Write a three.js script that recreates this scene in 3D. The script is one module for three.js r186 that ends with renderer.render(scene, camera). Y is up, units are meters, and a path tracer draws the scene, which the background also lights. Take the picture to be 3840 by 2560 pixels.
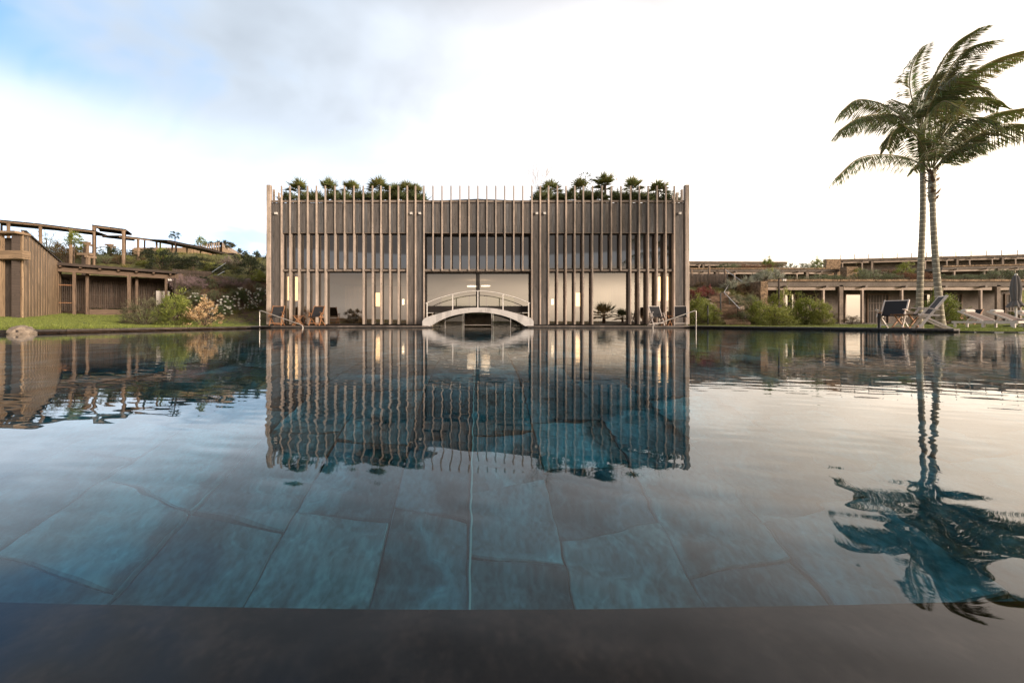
import * as THREE from 'three';
import { mergeGeometries } from 'three/addons/utils/BufferGeometryUtils.js';

// ---------- camera, sky, sun, exposure ----------
const F = 1400, CX = 1792, CY = 1206, EYE = 0.30;            // lens in pixels of a 3840 x 2560 frame, eye 0.3 m over the water
const camera = new THREE.PerspectiveCamera(2 * Math.atan(1280 / F) * 180 / Math.PI, 1.5, 0.05, 4000);
camera.position.set(0, EYE, 0);
camera.setViewOffset(3840, 2560, 1920 - CX, 1280 - CY, 3840, 2560);
camera.focus = 14; camera.userData.fStop = 16;
const scene = new THREE.Scene();
const renderer = new THREE.WebGLRenderer({ antialias: true });
renderer.setSize(1024, 682);
renderer.toneMapping = THREE.LinearToneMapping;
renderer.toneMappingExposure = 1.4;
renderer.shadowMap.enabled = true;

let seed = 7;
const rnd = () => { seed = (seed + 0x6d2b79f5) | 0; let t = Math.imul(seed ^ (seed >>> 15), 1 | seed); t = (t + Math.imul(t ^ (t >>> 7), 61 | t)) ^ t; return ((t ^ (t >>> 14)) >>> 0) / 4294967296; };
const rr = (a, b) => a + (b - a) * rnd();
const gauss = () => (rnd() + rnd() + rnd() + rnd() - 2) * 0.86;
const clamp = (x, a = 0, b = 1) => Math.min(b, Math.max(a, x));
const lerp = (a, b, t) => a + (b - a) * t;
const smooth = (a, b, x) => { const t = clamp((x - a) / (b - a)); return t * t * (3 - 2 * t); };
const mix3 = (a, b, t) => [lerp(a[0], b[0], t), lerp(a[1], b[1], t), lerp(a[2], b[2], t)];
const hash = (x, y, s = 0) => { let h = Math.imul(x, 374761393) ^ Math.imul(y, 668265263) ^ Math.imul(s + 11, 2147483647 - 1013); h = Math.imul(h ^ (h >>> 13), 1274126177); return ((h ^ (h >>> 16)) >>> 0) / 4294967296; };
function noise(x, y, px = 0, py = 0, s = 0) {                 // value noise, tiling over px by py cells when given
  const x0 = Math.floor(x), y0 = Math.floor(y), fx = x - x0, fy = y - y0, u = fx * fx * fx * (fx * (fx * 6 - 15) + 10), v = fy * fy * fy * (fy * (fy * 6 - 15) + 10);
  const wx = (k) => (px ? ((k % px) + px) % px : k), wy = (k) => (py ? ((k % py) + py) % py : k);
  const a = hash(wx(x0), wy(y0), s), b = hash(wx(x0 + 1), wy(y0), s), c = hash(wx(x0), wy(y0 + 1), s), d = hash(wx(x0 + 1), wy(y0 + 1), s);
  return lerp(lerp(a, b, u), lerp(c, d, u), v);
}
function fbm(x, y, n = 4, px = 0, py = 0, s = 0) { let a = 0.5, r = 0, w = 0; for (let i = 0; i < n; i++) { r += a * noise(x, y, px, py, s + i); w += a; a *= 0.5; x *= 2; y *= 2; px *= 2; py *= 2; } return r / w; }

const SUN_AZ = 127 * Math.PI / 180, SUN_EL = 12 * Math.PI / 180;   // azimuth from straight ahead, to the right
const sunDir = new THREE.Vector3(Math.sin(SUN_AZ) * Math.cos(SUN_EL), Math.sin(SUN_EL), -Math.cos(SUN_AZ) * Math.cos(SUN_EL));
{
  const W = 2048, H = 1024, data = new Float32Array(W * H * 4);
  for (let r = 0; r < H; r++) {
    const el = ((r + 0.5) / H - 0.5) * Math.PI, y = Math.sin(el), ce = Math.cos(el);
    for (let c = 0; c < W; c++) {
      const ph = ((c + 0.5) / W - 0.5) * 2 * Math.PI, x = Math.cos(ph) * ce, z = Math.sin(ph) * ce, o = (r * W + c) * 4;
      if (y <= 0) { data[o] = 0.5; data[o + 1] = 0.46; data[o + 2] = 0.42; data[o + 3] = 1; continue; }
      const k = 1 / (y + 0.22), u = x * k, v = z * k, e = el * 180 / Math.PI, az = Math.atan2(x, -z) * 180 / Math.PI;
      const warp = fbm(u * 1.1 + 5, v * 1.1, 3, 0, 0, 3) - 0.5;
      const n1 = fbm(u * 1.3 + warp * 1.2 + 20, v * 1.9 + warp + 7, 6, 0, 0, 20), n2 = fbm(u * 3.1 + warp * 2, v * 4.2 - 3, 5, 0, 0, 40);
      const sa = x * sunDir.x + y * sunDir.y + z * sunDir.z;        // cosine of the angle to the sun
      const glow = Math.exp(-(1 - sa) * 3.0), warm = smooth(-0.15, 0.9, sa) * (0.4 + 0.6 * smooth(40, 6, e)), rear = smooth(66, 128, Math.abs(az));
      // cloud deck: bright towards the horizon ahead, heavier and lilac grey overhead, with a ragged edge between
      const edge = 17.5 + 11 * smooth(-10, 42, az), ragged = e + (n1 - 0.5) * lerp(24, 14, smooth(0, 40, az)) + (n2 - 0.5) * 7;
      let L = lerp(1.08, 0.70, smooth(edge - 8, edge + 10, ragged)) * lerp(1, 0.9, smooth(24, 34, e)); L = lerp(L, 0.26, smooth(36, 50, e));
      L *= (1 + 0.38 * smooth(5, -35, az) * smooth(20, 14, e)) * (1 - 0.14 * smooth(-5, -40, az) * smooth(19, 26, e));
      L *= 1 + (n1 - 0.5) * lerp(0.40, 0.85, smooth(11, 22, e)) + (n2 - 0.5) * 0.42;
      L = lerp(L, lerp(0.46, 0.26, smooth(2, 10, e)) * (1 + (n1 - 0.5) * 0.5), rear);       // heavier cloud with a bright horizon behind, as the windows mirror it
      let cl = mix3([0.84, 0.97, 1.13], [1.02, 0.99, 1.00], smooth(-42, 42, az));
      cl = mix3(mix3(cl, [1.10, 0.98, 0.92], rear), [1.12, 0.985, 0.88], warm);
      cl = mix3(cl, [1.26, 1.10, 0.91], 0.9 * smooth(0, 48, az) * (1 - rear) * smooth(30, 12, e));
      let col = cl.map((q) => q * L);
      // open blue between the clouds, on the side away from the sun
      const away = smooth(-0.25, -0.85, sa) * smooth(-14, -34, az) , gap = smooth(0.46, 0.76, n1 + (n2 - 0.5) * 0.2 + 0.25 * smooth(18, 29, e) * smooth(-0.6, -0.97, sa) - 0.03);
      const blue = mix3([0.52, 0.74, 1.0], [0.10, 0.36, 0.78], smooth(10, 32, e));
      col = mix3(col, blue, gap * away * smooth(3, 10, e) * 0.95);
      for (let q = 0; q < 3; q++) data[o + q] = col[q] + glow * [4.1, 3.05, 2.0][q] * (0.75 + 0.5 * n1) * smooth(-3, 3, e) * lerp(smooth(60, 8, e), smooth(9, 4, e), rear);
      data[o + 3] = 1;
    }
  }
  const t = new THREE.DataTexture(data, W, H, THREE.RGBAFormat, THREE.FloatType);
  t.mapping = THREE.EquirectangularReflectionMapping; t.magFilter = THREE.LinearFilter; t.minFilter = THREE.LinearFilter; t.needsUpdate = true;
  scene.background = t; scene.environment = t;
}
const sun = new THREE.DirectionalLight(new THREE.Color(1, 0.85, 0.71), 3.1);
sun.position.copy(sunDir).multiplyScalar(200); sun.target.position.set(0, 0, -20);
sun.castShadow = true; sun.shadow.radius = 26; sun.shadow.mapSize.set(2048, 2048);
Object.assign(sun.shadow.camera, { left: -80, right: 80, top: 80, bottom: -80, near: 1, far: 500 });
sun.position.add(sun.target.position);
scene.add(sun, sun.target);

// ---------- helpers ----------
const at = (px, py, d) => [(px - CX) * d / F, EYE - (py - CY) * d / F, -d];
const X = (px, d) => (px - CX) * d / F, Y = (py, d) => EYE - (py - CY) * d / F;
const names = {};
const numbered = (n) => { names[n] = (names[n] ?? -1) + 1; return names[n] ? n + '_' + String(names[n]).padStart(3, '0') : n; };
function tag(o, label, category, group, kind) { o.userData = {}; if (label) o.userData.label = label; if (category) o.userData.category = category; if (group) o.userData.group = group; if (kind) o.userData.kind = kind; return o; }
function thing(name, label, category, pos = [0, 0, 0], group, turn = 0) { const o = new THREE.Group(); o.name = numbered(name); o.position.set(...pos); o.rotation.y = turn; scene.add(o); return tag(o, label, category, group); }
function part(name, geo, m, parent, pos, kind) { const o = new THREE.Mesh(Array.isArray(geo) ? merge(geo) : geo, m); o.name = parent && parent !== scene ? name : numbered(name); o.castShadow = o.receiveShadow = true; (parent || scene).add(o); if (pos) o.position.set(...pos); if (kind) o.userData.kind = kind; return o; }
function copy(src, pos, turn, label, group, scale) { const o = src.clone(); o.name = numbered(src.name.replace(/_\d{3}$/, '')); o.userData = { ...src.userData }; scene.add(o); if (pos) o.position.set(...pos); if (turn !== undefined) o.rotation.y = turn; if (label) o.userData.label = label; if (group) o.userData.group = group; if (scale) o.scale.set(...(Array.isArray(scale) ? scale : [scale, scale, scale])); return o; }
const strip = (g) => { g = g.index ? g.toNonIndexed() : g; for (const k of Object.keys(g.attributes)) if (!['position', 'normal', 'uv'].includes(k)) g.deleteAttribute(k); return g; };
function merge(list) { return list.length === 1 ? list[0] : mergeGeometries(list.map(strip)); }
// uv in metres: u across, v along the given axis, with a random offset so that no two pieces show the same grain
function metre(g, axis = 'y', off) {
  const p = g.attributes.position, n = g.attributes.normal, uv = new Float32Array(p.count * 2), [a, b] = off || [rnd() * 9, rnd() * 9], ai = 'xyz'.indexOf(axis), o1 = (ai + 1) % 3, o2 = (ai + 2) % 3;
  const get = (at, i, k) => at.array[i * 3 + k];
  for (let i = 0; i < p.count; i++) {
    const na = Math.abs(get(n, i, ai)), n1 = Math.abs(get(n, i, o1)), n2 = Math.abs(get(n, i, o2));
    if (na > n1 && na > n2) { uv[i * 2] = get(p, i, o1) + a; uv[i * 2 + 1] = get(p, i, o2) + b; }
    else { uv[i * 2] = (n1 > n2 ? get(p, i, o2) : get(p, i, o1)) + a; uv[i * 2 + 1] = get(p, i, ai) + b; }
  }
  g.setAttribute('uv', new THREE.BufferAttribute(uv, 2)); return g;
}
function bx(w, h, d, pos = [0, 0, 0], axis = 'y', rot) { const g = metre(new THREE.BoxGeometry(w, h, d), axis); if (rot) g.applyMatrix4(new THREE.Matrix4().makeRotationFromEuler(new THREE.Euler(...rot))); g.translate(...pos); return g; }
const box2 = (x0, x1, y0, y1, z0, z1, axis) => bx(Math.abs(x1 - x0), Math.abs(y1 - y0), Math.abs(z1 - z0), [(x0 + x1) / 2, (y0 + y1) / 2, (z0 + z1) / 2], axis);
// a box with chamfered long edges along y
function post(w, h, d, ch = 0.008) {
  const s = new THREE.Shape(), a = w / 2, b = d / 2;
  s.moveTo(-a + ch, -b); s.lineTo(a - ch, -b); s.lineTo(a, -b + ch); s.lineTo(a, b - ch); s.lineTo(a - ch, b); s.lineTo(-a + ch, b); s.lineTo(-a, b - ch); s.lineTo(-a, -b + ch); s.closePath();
  const g = new THREE.ExtrudeGeometry(s, { depth: h, bevelEnabled: false }); g.rotateX(-Math.PI / 2); return metre(g, 'y');
}
function beam(p, q, w, h, up = [0, 1, 0]) {                     // w across, h along up
  const a = new THREE.Vector3(...p), b = new THREE.Vector3(...q), y = b.clone().sub(a), L = y.length(); y.normalize();
  const x = new THREE.Vector3().crossVectors(y, new THREE.Vector3(...up)); if (x.lengthSq() < 1e-6) x.set(1, 0, 0); x.normalize(); const z = new THREE.Vector3().crossVectors(x, y);
  const g = metre(new THREE.BoxGeometry(w, L, h)); g.applyMatrix4(new THREE.Matrix4().makeBasis(x, y, z).setPosition(a.add(b).multiplyScalar(0.5))); return g;
}
function tube(pts, r, seg = 8, n, closed = false) { const c = new THREE.CatmullRomCurve3(pts.map((p) => new THREE.Vector3(...p)), closed, 'centripetal'); return metre(new THREE.TubeGeometry(c, n || Math.max(2, pts.length * 4), r, seg, closed)); }
function poly(pts, r, seg = 8) {                                 // straight runs with small bends
  const P = pts.map((p) => new THREE.Vector3(...p)), path = new THREE.CurvePath(), bend = r * 3;
  let last = P[0];
  for (let i = 1; i < P.length; i++) {
    if (i === P.length - 1) { path.add(new THREE.LineCurve3(last, P[i])); break; }
    const a = P[i].clone().add(P[i - 1].clone().sub(P[i]).setLength(bend)), b = P[i].clone().add(P[i + 1].clone().sub(P[i]).setLength(bend));
    path.add(new THREE.LineCurve3(last, a)); path.add(new THREE.QuadraticBezierCurve3(a, P[i], b)); last = b;
  }
  return metre(new THREE.TubeGeometry(path, pts.length * 14, r, seg));
}
const cyl = (r0, r1, h, seg = 12) => metre(new THREE.CylinderGeometry(r0, r1, h, seg));

// ---------- textures and materials ----------
function tex(w, h, fn, srgb = true) {
  const d = new Uint8Array(w * h * 4);
  for (let y = 0; y < h; y++) for (let x = 0; x < w; x++) { const c = fn(x / w, y / h), o = (y * w + x) * 4; for (let k = 0; k < 3; k++) d[o + k] = clamp(Array.isArray(c) ? c[k] : c) * 255; d[o + 3] = 255; }
  const t = new THREE.DataTexture(d, w, h); t.wrapS = t.wrapT = THREE.RepeatWrapping; t.magFilter = THREE.LinearFilter; t.minFilter = THREE.LinearMipmapLinearFilter; if (srgb) t.colorSpace = THREE.SRGBColorSpace; t.needsUpdate = true; return t;
}
const rep = (t, x, y) => { const c = t.clone(); c.repeat.set(x, y); c.needsUpdate = true; return c; };
// weathered boards: streaks along v, knots and checks; covers 0.9 m x 2.6 m
const knots = Array.from({ length: 34 }, (_, i) => [hash(i, 1, 5), hash(i, 2, 5), 0.006 + 0.010 * hash(i, 3, 5), 0.5 + 0.5 * hash(i, 4, 5)]);
const grain = tex(512, 1024, (u, v) => {
  let k = 0, bend = 0;
  for (const [kx, ky, r, s] of knots) { let dx = Math.abs(u - kx), dy = Math.abs(v - ky); dx = Math.min(dx, 1 - dx) * 0.9; dy = Math.min(dy, 1 - dy) * 2.6; if (dx > 0.06 || dy > 0.08) continue; const q = Math.hypot(dx, dy * 0.7) / r; if (q < 3.5) { k = Math.max(k, s * Math.exp(-q * q * 1.1)); bend += 0.35 * Math.exp(-q * q * 0.3); } }
  const streak = fbm(u * 48 + bend * 2, v * 5, 4, 48, 5, 9), fine = noise(u * 180, v * 14, 180, 14, 3), tone = fbm(u * 7, v * 3, 3, 7, 3, 17);
  let g = 0.60 + 0.30 * streak + 0.14 * (fine - 0.5) + 0.22 * (tone - 0.5);
  if (streak < 0.32) g -= 0.12;
  g *= 1 - 0.62 * k;
  return [g * 1.02, g, g * (0.985 - 0.02 * k)];
});
const grainMap = rep(grain, 1 / 0.9, 1 / 2.6);
const mottle = tex(512, 512, (u, v) => { const a = fbm(u * 6, v * 6, 6, 6, 6, 2), b = fbm(u * 40, v * 40, 3, 40, 40, 8); return 0.62 + 0.5 * (a - 0.5) + 0.32 * (b - 0.5) + 0.12; });
const mottleMap = rep(mottle, 1 / 2.2, 1 / 2.2);
const plasterMap = rep(tex(512, 512, (u, v) => { const a = fbm(u * 4, v * 5, 5, 4, 5, 31), b = fbm(u * 60, v * 30, 3, 60, 30, 32); return 0.74 + 0.34 * (a - 0.5) + 0.2 * (b - 0.5); }), 1 / 3, 1 / 3);
const tufaMap = rep(tex(512, 512, (u, v) => { const a = fbm(u * 8, v * 8, 4, 8, 8, 41), p = fbm(u * 34, v * 26, 3, 34, 26, 42), pit = smooth(0.62, 0.72, p); const g = 0.70 + 0.4 * (a - 0.5) - 0.45 * pit; return [g, g * 0.97, g * 0.93]; }), 1 / 1.3, 1 / 1.3);
const slateMap = rep(tex(640, 640, (u, v) => {
  const w = fbm(u * 5, v * 5, 4, 5, 5, 51), a = fbm(u * 7 + w * 2, v * 4 + w, 5, 7, 4, 52), vein = Math.abs(fbm(u * 9 + w * 3, v * 6, 4, 9, 6, 53) - 0.5) * 2, fine = fbm(u * 80, v * 50, 3, 80, 50, 54);
  const g = 0.55 + 0.62 * (a - 0.5) + 0.22 * (fine - 0.5) + 0.05 * smooth(0.10, 0.0, vein) - 0.12 * smooth(0.62, 0.74, w);
  return [g * lerp(0.90, 1.04, w), g, g * lerp(1.05, 0.98, w)];
}), 1 / 1.7, 1 / 1.7);
const bumpMottle = rep(mottle, 1 / 0.9, 1 / 0.9), bumpGrain = grainMap;
const std = (o) => { const m = new THREE.MeshStandardMaterial({ roughness: 0.85, ...o, color: undefined }); if (o.color) m.color.setRGB(...o.color); return m; };
const phys = (o) => { const { color, ...r } = o, m = new THREE.MeshPhysicalMaterial({ roughness: 0.9, ...r }); if (color) m.color.setRGB(...color); return m; };
const S = (o) => { const { color, ...r } = o, m = new THREE.MeshStandardMaterial({ roughness: 0.85, ...r }); if (color) m.color.setRGB(...color); return m; };
const wood = (c, r = 0.8, b = 0.0012) => S({ color: c, map: grainMap, roughness: r, bumpMap: bumpGrain, bumpScale: b });
const M = {
  fin: [wood([0.90, 0.755, 0.64]), wood([0.82, 0.70, 0.60]), wood([0.98, 0.81, 0.675])],
  clad: [wood([0.255, 0.235, 0.225]), wood([0.225, 0.216, 0.215]), wood([0.285, 0.258, 0.238]), wood([0.24, 0.24, 0.245]), wood([0.27, 0.243, 0.225])],
  rail: wood([0.42, 0.355, 0.305]),
  tan: [wood([0.64, 0.46, 0.29]), wood([0.70, 0.51, 0.325]), wood([0.59, 0.425, 0.275]), wood([0.67, 0.48, 0.305]), wood([0.62, 0.445, 0.29])],
  brown: wood([0.36, 0.255, 0.18]), darkwood: wood([0.13, 0.098, 0.08]), pergola: wood([0.50, 0.36, 0.25]), roofing: S({ color: [0.05, 0.042, 0.04], map: mottleMap }),
  slat: [wood([0.19, 0.145, 0.115]), wood([0.16, 0.125, 0.10]), wood([0.22, 0.165, 0.13])],
  teak: wood([0.72, 0.36, 0.17], 0.6), greyteak: S({ color: [0.78, 0.69, 0.62], roughness: 0.75, bumpMap: bumpGrain, bumpScale: 0.0008 }),
  sling: S({ color: [0.025, 0.025, 0.028], roughness: 0.8 }), taupe: S({ color: [0.19, 0.14, 0.12], roughness: 0.9 }),
  white: S({ color: [0.74, 0.70, 0.67], map: rep(tex(256, 256, (u, v) => 0.93 + 0.1 * (fbm(u * 5, v * 9, 5, 5, 9, 81) - 0.5) - 0.10 * smooth(0.6, 0.75, fbm(u * 14, v * 3, 4, 14, 3, 82))), 0.5, 0.5), roughness: 0.65 }), cushion: S({ color: [0.72, 0.66, 0.60], roughness: 0.95 }), towel: S({ color: [0.62, 0.68, 0.72], roughness: 0.95 }),
  steel: S({ color: [0.50, 0.47, 0.44], metalness: 0.85, roughness: 0.35 }), chrome: S({ color: [0.62, 0.58, 0.53], metalness: 0.6, roughness: 0.35 }), paint: S({ color: [0.82, 0.76, 0.70], roughness: 0.45 }), black: S({ color: [0.018, 0.017, 0.017], roughness: 0.55 }),
  frame: S({ color: [0.022, 0.019, 0.018], roughness: 0.5 }), glass: phys({ color: [0.33, 0.295, 0.26], transmission: 1, thickness: 0, roughness: 0.0, ior: 2.6 }),
  clear: phys({ color: [0.86, 0.90, 0.86], transmission: 1, thickness: 0, roughness: 0.0, ior: 1.7 }),
  plaster: S({ color: [0.31, 0.255, 0.215], map: plasterMap, roughness: 0.95, bumpMap: plasterMap, bumpScale: 0.004 }), plaster2: S({ color: [0.46, 0.36, 0.285], map: plasterMap, roughness: 0.95 }),
  render: S({ color: [0.36, 0.29, 0.25], map: plasterMap, roughness: 0.95 }),
  lintel: wood([0.88, 0.72, 0.60]), tufa: ['0.64,0.46,0.31', '0.71,0.52,0.36', '0.58,0.425,0.29'].map((c) => S({ color: c.split(',').map(Number), map: tufaMap, roughness: 0.95, bumpMap: tufaMap, bumpScale: 0.012 })),
  curb: [S({ color: [0.15, 0.12, 0.105], map: mottleMap, roughness: 0.6 }), S({ color: [0.12, 0.098, 0.088], map: mottleMap, roughness: 0.6 }), S({ color: [0.18, 0.135, 0.11], map: mottleMap, roughness: 0.6 })],
  curbdark: [S({ color: [0.055, 0.05, 0.05], map: mottleMap, roughness: 0.45 }), S({ color: [0.07, 0.06, 0.058], map: mottleMap, roughness: 0.45 })],
  paver: [S({ color: [0.30, 0.245, 0.21], map: mottleMap, roughness: 0.7 }), S({ color: [0.26, 0.215, 0.19], map: mottleMap, roughness: 0.7 }), S({ color: [0.34, 0.275, 0.235], map: mottleMap, roughness: 0.7 })],
  rock: S({ color: [0.50, 0.40, 0.31], map: mottleMap, bumpMap: rep(mottle, 1.5, 1.5), bumpScale: 0.03 }), palestone: S({ color: [0.74, 0.62, 0.52], map: tufaMap }), step: S({ color: [0.46, 0.31, 0.21], map: mottleMap }),
  wall: S({ color: [0.70, 0.56, 0.43], map: plasterMap }), floor: wood([0.30, 0.20, 0.13], 0.35), ceil: S({ color: [0.30, 0.25, 0.21] }), curtain: phys({ color: [0.74, 0.62, 0.50], roughness: 1, transmission: 0.3, thickness: 0 }),
  darkcloth: S({ color: [0.10, 0.088, 0.078], roughness: 1 }), soil: S({ color: [0.14, 0.085, 0.055], map: mottleMap }),
};
// ---------- the lie of the land ----------
const FZ = -19.4, DECK = 0.10;                                    // front of the screen of fins, deck height
const POOL = [[-17, 1.6], [-17, -8.3], [-11.45, -9.05], [-10.25, -16.4], [-10.55, -18.2], [-2.42, -18.2], [-2.42, -23.5], [2.42, -23.5], [2.42, -18.2], [10.6, -18.2], [13.55, -11.5], [13.9, -10.75], [14.6, -10.35], [30, -9.7], [30, 1.6]];
const C0 = [0, -8];
function height(x, z) {
  const far = Math.hypot(x, z + 8), wob = (fbm(x * 0.21 + 50, z * 0.21 + 50, 3) - 0.5);
  let h = 0.05;
  if (z < -9 || far > 60) {
    const l = smooth(-10.9, -12.5, x), r = smooth(11.3, 12.2, x);
    if (l > 0) {
      const lawn = 0.05 + 0.045 * Math.max(0, Math.min(-x - 10.8, 26)), zs = lerp(19.8, 30, smooth(-17, -23.5, x)), dz = Math.max(0, -z - zs), s = lerp(0.36, 0.45, smooth(-13, -24, x)), full = lerp(25, 18, smooth(-13, -24, x));
      const ease = dz < 2 ? dz * dz / 4 : dz - 1;
      h = lerp(h, lawn + s * Math.min(ease, full) + 0.055 * Math.max(0, Math.min(ease - full, 60)) + wob * Math.min(1, dz * 0.15) * 1.1 + 1.7 * Math.exp(-((x + 19.7) ** 2) / 6.8 - ((z + 26) ** 2) / 4.6), l);
    }
    if (r > 0) {
      const lawn = 0.022 + 0.0062 * Math.max(0, Math.min(-z - 10, 20)), dz = Math.max(0, -z - 21.8);
      const slope = lawn + 0.34 * Math.min(dz < 1 ? dz * dz / 2 : dz - 0.5, 9.9) + wob * Math.min(0.5, dz * 0.08), flat = lawn + 3.3 * smooth(-31.2, -32.6, z);
      let g = lerp(slope, flat, smooth(20.4, 21.0, x));
      g += 2.9 * smooth(-46, -49, z) + 3.4 * smooth(-62, -67, z);
      h = lerp(h, g, r);
    }
    if (l <= 0 && r <= 0) h = 0.05 + 6 * smooth(-34, -60, z);
  }
  return h * smooth(900, 160, far) + (z > 4 && far < 60 ? 0.25 * smooth(5, 14, z) + 0.3 * wob * smooth(5, 14, z) : 0);
}
function reach(a) {                                               // distance from C0 to the pool's edge in direction a
  const dx = Math.sin(a), dz = -Math.cos(a); let best = 1e9;
  for (let i = 0; i < POOL.length; i++) {
    const [x1, z1] = POOL[i], [x2, z2] = POOL[(i + 1) % POOL.length], ex = x2 - x1, ez = z2 - z1, den = dx * ez - dz * ex; if (Math.abs(den) < 1e-9) continue;
    const t = ((x1 - C0[0]) * ez - (z1 - C0[1]) * ex) / den, s = ((x1 - C0[0]) * dz - (z1 - C0[1]) * dx) / den;
    if (t > 0 && s >= -1e-6 && s <= 1 + 1e-6) best = Math.min(best, t);
  }
  return best;
}
{
  const A = 1080, offs = [0.0]; let q = 0.35; while (offs[offs.length - 1] < 2500) { offs.push(offs[offs.length - 1] + q); q *= offs[offs.length - 1] < 60 ? 1.022 : 1.25; }
  const pos = [], col = [], uv = [], idx = [], R = offs.length;
  for (let i = 0; i <= A; i++) {
    const a = (i / A) * 2 * Math.PI, r0 = reach(a) + 0.04;
    for (let j = 0; j < R; j++) {
      const r = r0 + offs[j], x = C0[0] + Math.sin(a) * r, z = C0[1] - Math.cos(a) * r;
      pos.push(x, height(x, z), z); uv.push(x, z);
      const n = fbm(x * 0.35 + 9, z * 0.35, 4, 0, 0, 70), n2 = fbm(x * 1.7, z * 1.7, 3, 0, 0, 75);
      let c = mix3([0.15, 0.20, 0.04], [0.24, 0.265, 0.065], n2);           // lawn
      const hillL = smooth(0.4, 2, -z - lerp(19.8, 30, smooth(-17, -23.5, x))) * smooth(-10.9, -11.6, x), hillR = smooth(0, 1.5, -z - 21.5) * smooth(11, 12, x) * smooth(21, 20.6, x) + smooth(-31, -32, z) * smooth(11, 12, x);
      const wild = mix3([0.20, 0.22, 0.055], [0.33, 0.30, 0.11], n), earth = mix3([0.17, 0.105, 0.065], [0.24, 0.15, 0.09], n2);
      const steep = smooth(-21, -16, x) * smooth(-32, -26, z) * hillL;
      c = mix3(c, wild, Math.max(hillL, clamp(hillR)));
      c = mix3(c, earth, clamp(Math.max(steep * 1.1, hillR * smooth(21, 20.5, x) * 0.7) * smooth(0.35, 0.55, n) + 0.55 * steep));
      if (z > 3) c = mix3(c, [0.30, 0.24, 0.16], smooth(4, 7, z) * smooth(0.3, 0.6, n));
      col.push(...c);
    }
  }
  for (let i = 0; i < A; i++) for (let j = 0; j < R - 1; j++) { const a = i * R + j, b = a + R; idx.push(a, b, a + 1, a + 1, b, b + 1); }
  const g = new THREE.BufferGeometry();
  g.setAttribute('position', new THREE.Float32BufferAttribute(pos, 3)); g.setAttribute('color', new THREE.Float32BufferAttribute(col, 3)); g.setAttribute('uv', new THREE.Float32BufferAttribute(uv, 2)); g.setIndex(idx); g.computeVertexNormals();
  const m = S({ vertexColors: true, map: rep(mottle, 0.9, 0.9), bumpMap: rep(mottle, 0.37, 0.37), bumpScale: 0.06, roughness: 1 }); m.color.setRGB(1.12, 1.12, 1.12);
  const o = part('ground', g, m, scene); tag(o, 'green lawn round the pool rising to grassy and earthy hillsides', null, null, 'structure');
}

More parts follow.
